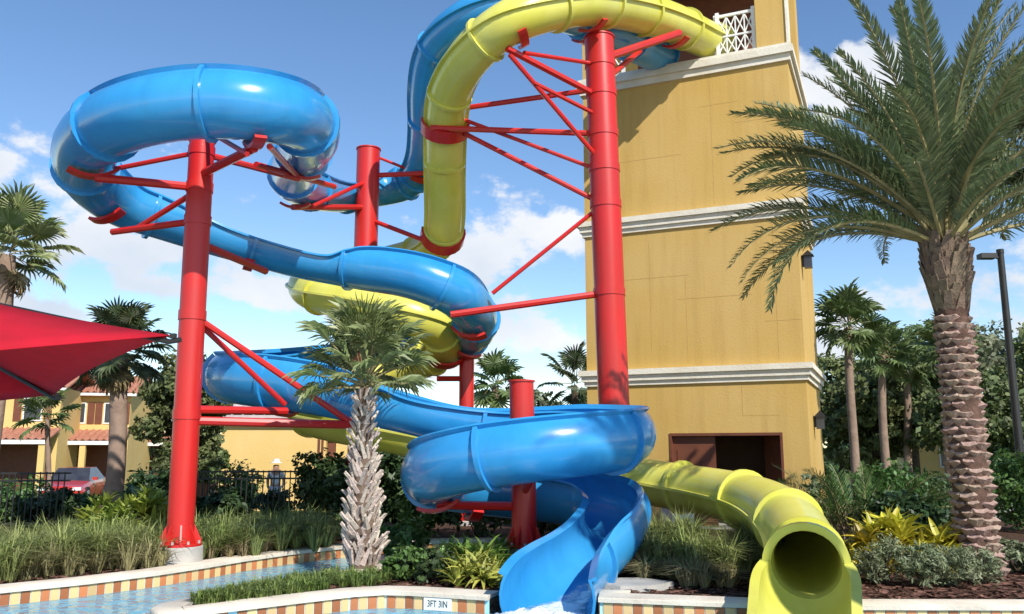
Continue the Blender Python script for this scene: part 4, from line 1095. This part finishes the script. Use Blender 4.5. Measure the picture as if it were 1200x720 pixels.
# left bed
shrub('rounded green shrub in front of the red car', G(88, 21), .7, .55, SHRUB, 251, 3200, .05)
shrub('low dark shrub along the iron fence in front of the person', G(322, 20.6), .55, .62, SHRUB_DK, 250, 2600, .05)
rosette_bush('lime yellow shrub left of the tall red column', G(160, 14.3), .65, .4, .85, 40, LIME, 'shrub', 'lime_shrub', 330, 1.3)
rosette_bush('lime yellow shrub at the foot of the ringed palm trunk', G(115, 14.9), .4, .4, .70, 24, LIME, 'shrub', 'lime_shrub', 331, 1.3)
shrub('clipped green hedge at the far left behind the fence', G(20, 19.5, -.3), 1.2, 1.35, SHRUB, 240, 4500, .06, ry_=.6)
shrub('dark green shrub behind the left fence', G(50, 18.6), .8, .75, SHRUB_DK, 241, 2600, .06)
shrub('dark shrub left of the tall red column', G(175, 18.5), .7, 1.1, SHRUB_DK, 242, 3000, .07)
shrub('dark shrub under the red bracket', G(255, 19), .7, .7, SHRUB_DK, 243, 2200, .07)
# broad leaved banana clump
ban = thing('banana_plant', 'banana plant with broad pale leaves left of the tall red column', 'plant', G(170, 16.2))
bm_ = rosette_mesh(1, 1.0, .14, 44, BANANA, .7)
for i in range(9):
    o = link('broad_leaf', bm_, ban, (random.uniform(-.1, .1), random.uniform(-.1, .1), .25)); o.rotation_euler = (random.uniform(-.25, .25), random.uniform(-.2, .2), i * 2.4); s_ = random.uniform(.8, 1.15); o.scale = (s_,) * 3

def grass(name, label, spots, m, seed, blades=150, h=.7, spread=.28, wid=.006, cat='grass'):
    rnd = random.Random(seed); mb = MB()
    for (c, s_) in spots:
        for i in range(blades):
            az = rnd.random() * 6.283; lean = rnd.random() ** .6; hh = h * s_ * rnd.uniform(.6, 1.1)
            b = Vector((c.x + math.cos(az) * .07 * s_ * rnd.random(), c.y + math.sin(az) * .07 * s_ * rnd.random(), c.z))
            d = Vector((math.cos(az), math.sin(az), 0)) * spread * s_ * lean; sd = Vector((-math.sin(az), math.cos(az), 0)) * wid * rnd.uniform(.8, 1.5)
            m1_ = b + d * .35 + Vector((0, 0, hh * .62)); tp = b + d * 1.25 + Vector((0, 0, hh * (1 - .45 * lean)))
            mb.add([b - sd, b + sd, m1_ + sd, m1_ - sd, tp], [(0, 1, 2, 3), (3, 2, 4)])
    return tag(mb.build(name, m), label, cat, kind='stuff')
rnd = random.Random(77)
def along(pa, pb, n_, jit, sr=(.8, 1.2), z=ZL):
    o = []
    for i in range(n_):
        f = (i + rnd.random() * .8) / n_; q = pa.lerp(pb, f); o.append((Vector((q.x + rnd.uniform(-jit, jit), q.y + rnd.uniform(-jit, jit), z)), rnd.uniform(*sr)))
    return o
sp_l = along(G(-20, 10.9), G(100, 12.1), 46, .42, (.5, 1.25)) + along(G(-30, 12.2), G(180, 13.2), 60, .55, (.6, 1.3)) + along(G(90, 11.7), G(175, 12.4), 30, .35, (.5, 1.2))
grass('fountain_grass', 'green fountain grass massed along the left pool edge', sp_l, GRASS, 1, 85, .62, .55)
grass('fountain_grass', 'straw coloured grass stems at the left pool edge', along(G(-20, 10.75), G(178, 12.0), 60, .2, (.4, 1.1)), GRASS_DRY, 2, 40, .50, .40)
sp_m = along(G(240, 12.9), G(385, 14.9), 52, .42, (.5, 1.25)) + along(G(235, 14.3), G(380, 16.2), 46, .5, (.6, 1.3))
grass('fountain_grass', 'dark green fountain grass between the red column and the young palm', sp_m, GRASS, 3, 80, .62, .55)
grass('fountain_grass', 'straw coloured grass stems behind the channel coping', along(G(258, 12.95), G(385, 14.85), 48, .22, (.4, 1.1)), GRASS_DRY, 4, 40, .52, .42)
sp_r = along(G(770, 12.2), G(890, 11.6), 14, .35, (.9, 1.3)) + along(G(765, 11.2), G(865, 10.6), 9, .3, (.7, 1.0))
grass('fountain_grass', 'green fountain grass in front of the yellow tube', sp_r, GRASS, 5, 170, .74, .58)
grass('fountain_grass', 'dry brown grass in front of the yellow tube', along(G(775, 10.8), G(870, 10.0), 13, .3, (.7, 1.0)), GRASS_DRY, 6, 120, .46, .40)
# low turf on the island
sp_i = []
for i in range(260):
    f = rnd.random(); q = Vector((-3.15, 9.1)).lerp(Vector((-1.75, 11.0)), f); wv = .08 + .42 * min(1, f * 1.6)
    sp_i.append((Vector((q.x + rnd.uniform(-wv, wv), q.y + rnd.uniform(-wv, wv) * .6, ZL)), rnd.uniform(.7, 1.2)))
grass('island_grass', 'short green liriope grass covering the island bed', sp_i, TURF, 7, 26, .19, .12, .006)

# ------------------------------------------------------------------ red umbrella
A_, B_, Cc_ = Vector((-1.78, 4.4, 2.3)), Vector((-3.6, 6.74, 2.15)), Vector((-4.15, 2.57, 1.78))
D_ = B_ + Cc_ - A_; O_ = (A_ + B_ + Cc_ + D_) / 4; ap = Vector((-3.82, 4.62, 2.80))
um = thing('pool_umbrella', 'red canvas pool umbrella cut off by the left edge', 'umbrella', (O_.x, O_.y, .15))
mb = MB(); corners = [A_, B_, D_, Cc_]; n_ = 10
for ci in range(4):
    p, q = corners[ci], corners[(ci + 1) % 4]; base = len(mb.v); idx = {}
    for i in range(n_ + 1):
        for j in range(n_ + 1 - i):
            f, g = i / n_, j / n_
            pt = ap * (1 - f - g) + p * f + q * g
            ed = f + g; mid_ = 4 * f * g / max(ed * ed, 1e-6) * ed
            inw = (ap - pt); pt = pt + Vector((inw.x, inw.y, 0)) * .05 * mid_ * ed + Vector((0, 0, -.05 * math.sin(math.pi * ed)))
            idx[i, j] = len(mb.v); mb.v.append(tuple(pt))
    for i in range(n_):
        for j in range(n_ - i):
            mb.f.append((idx[i, j], idx[i+1, j], idx[i, j+1]))
            if i + j < n_ - 1: mb.f.append((idx[i+1, j], idx[i+1, j+1], idx[i, j+1]))
mb.mi = [0] * len(mb.f)
o = wparent(mb.build('canopy', CANVAS, None, smooth=25), um); sm_ = o.modifiers.new('thickness', 'SOLIDIFY'); sm_.thickness = .006
for p in corners:
    g = MB(); g.tube([ap + Vector((0, 0, -.09)), p + Vector((0, 0, -.035)), p + (p - ap) * .03 + Vector((0, 0, -.01))], .014, 6); wparent(g.build('rib', BLACK, None), um)
    g = MB(); q = p + (p - ap).normalized() * .02; g.box((-.014, -.014, -.012), (.014, .014, .012), Matrix.Translation(q)); wparent(g.build('rib_tip', BLACK, None), um)
    g = MB(); g.tube([O_ + Vector((0, 0, .12)), ap.lerp(p, .55) + Vector((0, 0, -.09))], .011, 6); wparent(g.build('strut', BLACK, None), um)
g = MB(); g.tube([(O_.x, O_.y, .15), ap + Vector((0, 0, .08))], .03, 12); wparent(g.build('pole', BLACK, None, smooth=40), um)
g = MB(); g.tube([(O_.x, O_.y, .151), (O_.x, O_.y, .21)], .3, 20); wparent(g.build('base', CONC, None, smooth=40), um)

# ------------------------------------------------------------------ lamp post
lp_ = thing('lamp_post', 'black lamp post with a short arm right of the date palm', 'lamp post', (11.85, 20.2, -.3))
mb = MB(); mb.tube([(0, 0, 0), (0, 0, .5), (0, 0, 6.75)], [.13, .10, .075], 12); mb.build('pole', BLACK, lp_, smooth=40)
mb = MB(); mb.tube([(0, 0, 6.62), (-.28, -.02, 6.70)], .035, 8); mb.build('arm', BLACK, lp_, smooth=40)
mb = MB(); mb.box((-.52, -.12, 6.62), (-.14, .12, 6.74)); mb.build('lamp_head', BLACK, lp_)
mb = MB(); mb.tube([(0, 0, 6.75), (0, 0, 6.85)], .085, 12); mb.build('cap', BLACK, lp_, smooth=40)

# ------------------------------------------------------------------ iron fences
def fence(label, pa, pb, h=1.15):
    d = pb - pa; l_ = d.length; root = thing('iron_fence', label, 'fence', pa, math.atan2(d.y, d.x), 'black iron fences behind the beds')
    for z in (.12, h - .18, h - .03):
        mb = MB(); mb.box((0, -.016, z - .018), (l_, .016, z + .018)); mb.build('rail', BLACK, root)
    mb = MB(); mb.box((-.011, -.011, .05), (.011, .011, h)); me = mb.mesh('picket', BLACK)
    k = int(l_ / .115)
    for i in range(1, k): link('picket', me, root, (l_ * i / k, 0, 0))
    mb = MB(); mb.box((-.035, -.035, 0), (.035, .035, h + .08)); me = mb.mesh('post', BLACK)
    for i in range(int(l_ / 2) + 1): link('post', me, root, (l_ * i / int(l_ / 2 + .001) if l_ > 2 else 0, 0, 0))
fence('black iron fence below the red umbrella at the left', G(-40, 17.6), G(78, 18.0))
fence('black iron fence in front of the pale yellow building', G(222, 19.2), G(420, 19.6))

# ------------------------------------------------------------------ buildings
def bld(name, label, loc, rz, group=None): return thing(name, label, 'building', loc, rz, group)
def bbox(root, name, m, lo, hi):
    mb = MB(); mb.box(lo, hi); return mb.build(name, m, root)
def tiled_roof(root, x0, x1, y0, y1, z0, z1, m, name='roof'):
    """lean-to / gable slope with rows of tile ridges; rises from y0 to y1"""
    mb = MB(); nx = max(4, int((x1 - x0) / .35))
    for i in range(nx):
        xa = x0 + (x1 - x0) * i / nx; xb = x0 + (x1 - x0) * (i + 1) / nx; xm = (xa + xb) / 2
        mb.add([(xa, y0, z0), (xm, y0, z0 + .09), (xb, y0, z0), (xa, y1, z1), (xm, y1, z1 + .09), (xb, y1, z1)], [(0, 1, 4, 3), (1, 2, 5, 4)])
    mb.add([(x0, y0, z0 - .1), (x1, y0, z0 - .1), (x1, y1, z1 - .1), (x0, y1, z1 - .1), (x0, y0, z0), (x1, y0, z0), (x1, y1, z1), (x0, y1, z1)], [(3, 2, 1, 0), (0, 1, 5, 4), (1, 2, 6, 5), (2, 3, 7, 6), (3, 0, 4, 7)])
    return mb.build(name, m, root)
def townhouse(label, px0, Yp, wd, rz, wallm, group):
    loc = G(px0, Yp, -.3); root = bld('townhouse', label, loc, rz, group)
    D_ = 7.0; H = 5.6
    bbox(root, 'wall', wallm, (0, 0, 0), (wd, D_, H))
    tiled_roof(root, -.4, wd + .4, -.5, D_ / 2, H - .05, H + 1.3, TERRA); tiled_roof(root, -.4, wd + .4, D_ + .5, D_ / 2, H - .05, H + 1.3, TERRA)
    bbox(root, 'fascia', WHITE, (-.4, -.53, H - .22), (wd + .4, -.501, H - .06))
    tiled_roof(root, -.1, wd + .1, -2.2, -.003, 2.65, 3.3, TERRA, 'porch_roof'); bbox(root, 'porch_fascia', WHITE, (-.1, -2.23, 2.42), (wd + .1, -2.203, 2.64))
    k = max(2, int(wd / 2.4))
    for i in range(k + 1):
        x = .15 + (wd - .3) * i / k; bbox(root, 'porch_post', wallm, (x - .16, -2.15, 0), (x + .16, -1.85, 2.5))
    bbox(root, 'porch_wall', BROWN, (.3, -.06, .05), (wd - .3, -.004, 2.4))
    for i in range(k):
        x = (i + .5) * wd / k
        f = bbox(root, 'window', WHITE, (x - .5, -.05, 3.7), (x + .5, -.002, 5.0)); g = MB(); g.box((x - .42, -.065, 3.78), (x + .42, -.052, 4.92)); g.build('pane', GLASSDARK, f)
        for s_ in (-1, 1): bbox(root, 'shutter', BROWN, (x + s_ * .78 - .2, -.06, 3.7), (x + s_ * .78 + .2, -.003, 5.0))
    bbox(root, 'chimney', wallm, (wd * .6, D_ * .3, H + .3), (wd * .6 + .8, D_ * .3 + .8, H + 2.0))
    return root
townhouse('yellow townhouse with terracotta roofs at the far left', -70, 47, 5.6, R(12), STUCCO_PALE, 'townhouses at the left')
townhouse('yellow townhouse next along, half hidden by the ringed palm trunk', 62, 52, 4.0, R(12), STUCCO_PALE, 'townhouses at the left')
g = townhouse('sage grey townhouse end just left of the ringed palm trunk', 100, 60, 6.5, R(12), STUCCO_GREY, 'townhouses at the left')
# pale yellow pool house
ph = bld('pool_house', 'low pale yellow pool house with plain wall behind the iron fence', G(254, 30, -.3), R(6))
bbox(ph, 'wall', STUCCO_PALE, (0, 0, 0), (3.6, 5, 3.25)); bbox(ph, 'wall', STUCCO_PALE, (3.9, .5, 0), (4.4, 5, 3.2))
tiled_roof(ph, -.3, 4.8, -.45, 2.5, 3.26, 4.0, PALEROOF); tiled_roof(ph, -.3, 4.8, 5.45, 2.5, 3.26, 4.0, PALEROOF)
bbox(ph, 'shutter', BROWN, (3.32, -.04, .9), (3.40, -.003, 2.6)); bbox(ph, 'downspout', BROWN, (3.46, -.06, .1), (3.52, -.002, 3.1)); bbox(ph, 'door_trim', WHITE, (4.42, .42, .0), (4.56, .6, 3.1)); bbox(ph, 'door', BROWN, (3.62, .48, .1), (3.88, .55, 2.5))
bbox(ph, 'side_gate', BROWN, (-1.1, .3, 0), (-.04, .36, 2.5))
gw = thing('garden_wall', 'brown timber screen wall between the red column and the pool house', 'wall', G(196, 27, -.3), R(3))
for i in range(9): bbox(gw, 'board', BROWN, (i * .16, 0, .05), (i * .16 + .15, .03, 2.2))
bbox(gw, 'cap_rail', WHITE, (-.05, -.04, 2.25), (1.5, .07, 2.35))
# far cottage behind the spiral
fc = bld('cottage', 'pinkish cottage roof far away between the slide columns', G(548, 55, -.3), R(-8))
bbox(fc, 'wall', STUCCO_PALE, (0, 0, 0), (5, 6, 3.2)); tiled_roof(fc, -.4, 5.4, -.4, 3, 3.2, 4.6, PALEROOF); tiled_roof(fc, -.4, 5.4, 6.4, 3, 3.2, 4.6, PALEROOF)
# pale wall glimpsed right
bw_ = bld('pale_building', 'pale yellow building glimpsed between the palm trunks at the right', G(1075, 46, -.3), R(-14))
bbox(bw_, 'wall', STUCCO_PALE, (0, 0, 0), (12, 5, 3.6)); tiled_roof(bw_, -.4, 12.4, -.4, 2.5, 3.6, 4.6, TERRA)
for i in range(4):
    f = bbox(bw_, 'window', WHITE, (1.2 + i * 2.8, -.05, 1.2), (2.2 + i * 2.8, -.002, 2.4)); q = MB(); q.box((1.27 + i * 2.8, -.06, 1.27), (2.13 + i * 2.8, -.052, 2.33)); q.build('pane', GLASSDARK, f)

# ------------------------------------------------------------------ cars
def car(label, loc, rz, paint, group=None, k=1.0):
    root = thing('parked_car', label, 'car', loc, rz, group)
    # x across, y length (front at -y)
    secs = [(-2.1, .72, .34, .50, None), (-1.95, .84, .26, .66, None), (-1.0, .88, .24, .84, None), (-.55, .88, .24, .90, .62), (.15, .88, .24, .92, .66), (1.1, .87, .24, .92, .60), (1.75, .85, .26, .90, None), (2.1, .76, .36, .74, None)]
    mb = MB(); rings = []
    for y, hw, z0, z1, _ in secs:
        rings.append([(-hw * .92, y, z0), (-hw, y, (z0 + z1) / 2), (-hw * .88, y, z1), (0, y, z1 + .03), (hw * .88, y, z1), (hw, y, (z0 + z1) / 2), (hw * .92, y, z0)])
    for r_ in rings: mb.v += r_
    for i in range(len(rings) - 1):
        for q in range(7): q2 = (q + 1) % 7; mb.f.append((i*7+q, (i+1)*7+q, (i+1)*7+q2, i*7+q2))
    mb.f += [tuple(range(7)), tuple(49 + q for q in reversed(range(7)))]; mb.mi = [0] * len(mb.f)
    mb.build('body', paint, root, smooth=35)
    cab_ = [(-.95, .78, .86), (-.25, .60, 1.36), (.75, .60, 1.38), (1.45, .74, .92)]
    mb = MB()
    for y, hw, z in cab_: mb.v += [(-hw, y, z), (hw, y, z)]
    lo_ = [(-.80, -.95, .84), (.80, -.95, .84), (.80, 1.45, .90), (-.80, 1.45, .90)]
    mb.v += lo_
    mb.f = [(0, 1, 3, 2), (2, 3, 5, 4), (4, 5, 7, 6), (8, 0, 2, 4, 6, 11), (9, 10, 7, 5, 3, 1), (0, 8, 9, 1), (6, 7, 10, 11)]; mb.mi = [0, 1, 0, 0, 0, 0, 0]
    mb.build('cabin_glass', [GLASSDARK, paint], root, smooth=20)
    for sx in (-1, 1):
        for y in (-1.35, 1.3):
            g = MB(); g.tube([(sx * .66, y, .32), (sx * .88, y, .32)], .32, 18); wl = g.build('wheel', RUBBER, root, smooth=40)
            g = MB(); g.tube([(sx * .881, y, .32), (sx * .89, y, .32)], .19, 14); g.build('rim', CARGREY, wl, smooth=40)
        g = MB(); g.box((sx * .62 - .16, -2.09, .52), (sx * .62 + .16, -2.02, .64)); g.build('headlight', WHITE, root)
        g = MB(); g.box((sx * .93 - .09, -.75, .88), (sx * .93 + .09, -.62, 1.0)); g.build('mirror', paint, root)
    g = MB(); g.box((-.35, -2.13, .36), (.35, -2.09, .48)); g.build('grille', BLACK, root)
    g = MB(); g.box((-.78, -2.16, .24), (.78, -2.05, .34)); g.build('bumper', BLACK, root)
car('red car parked behind the fence left of the ringed palm trunk', G(86, 36, -.3), R(12), CARRED)
car('silver car parked at the right edge behind the date palm', G(1205, 24, -.3), R(-35), CARGREY)

# ------------------------------------------------------------------ person beyond the fence
def person():
    base = G(321, 27.5, -.3)
    root = thing('person', 'person in a white sun hat and pale top standing beyond the iron fence', 'person', base, R(15))
    def skin(name, verts, edges, radii, m):
        me = bpy.data.meshes.new(name); me.from_pydata(verts, edges, []); me.materials.append(m)
        o = link(name, me, root); md = o.modifiers.new('skin', 'SKIN'); sk = me.skin_vertices[0].data if me.skin_vertices else None
        if sk is None:
            bm = bmesh.new(); bm.from_mesh(me); bm.verts.layers.skin.verify(); bm.to_mesh(me); bm.free(); sk = me.skin_vertices[0].data
        for v_, r_ in zip(sk, radii): v_.radius = (r_, r_)
        sk[0].use_root = True
        sb = o.modifiers.new('sub', 'SUBSURF'); sb.levels = 1; sb.render_levels = 2
        return o
    V = [(0, 0, .92), (0, 0, 1.12), (0, 0, 1.36), (0, -.01, 1.49), (0, -.02, 1.62),
         (.10, 0, .86), (.11, -.02, .47), (.11, .02, .06), (.11, -.12, .04), (-.10, 0, .86), (-.12, .03, .47), (-.12, .05, .06), (-.12, -.09, .04),
         (.18, 0, 1.37), (.25, .02, 1.10), (.22, -.14, .88), (-.18, 0, 1.37), (-.25, .02, 1.10), (-.22, -.12, .88)]
    E = [(0, 1), (1, 2), (2, 3), (3, 4), (0, 5), (5, 6), (6, 7), (7, 8), (0, 9), (9, 10), (10, 11), (11, 12), (2, 13), (13, 14), (14, 15), (2, 16), (16, 17), (17, 18)]
    Rr = [.14, .13, .14, .06, .15, .085, .058, .042, .035, .085, .058, .042, .035, .055, .042, .03, .055, .042, .03]
    skin('body', V, E, Rr, SKIN)
    skin('shirt', [V[0], V[1], V[2], V[13], (.235, .015, 1.18), V[16], (-.235, .015, 1.18)], [(0, 1), (1, 2), (2, 3), (3, 4), (2, 5), (5, 6)], [.155, .145, .158, .07, .06, .07, .06], CLOTH_W)
    skin('shorts', [(0, 0, .93), (.10, 0, .85), (.11, -.01, .56), (-.10, 0, .85), (-.12, .02, .56)], [(0, 1), (1, 2), (0, 3), (3, 4)], [.155, .10, .085, .10, .085], CLOTH_G)
    g = MB(); g.tube([(0, -.02, 1.66), (0, -.02, 1.675), (0, -.02, 1.69), (0, -.02, 1.79)], [.20, .20, .115, .085], 16); g.build('sun_hat', CLOTH_W, root, smooth=40)
person()
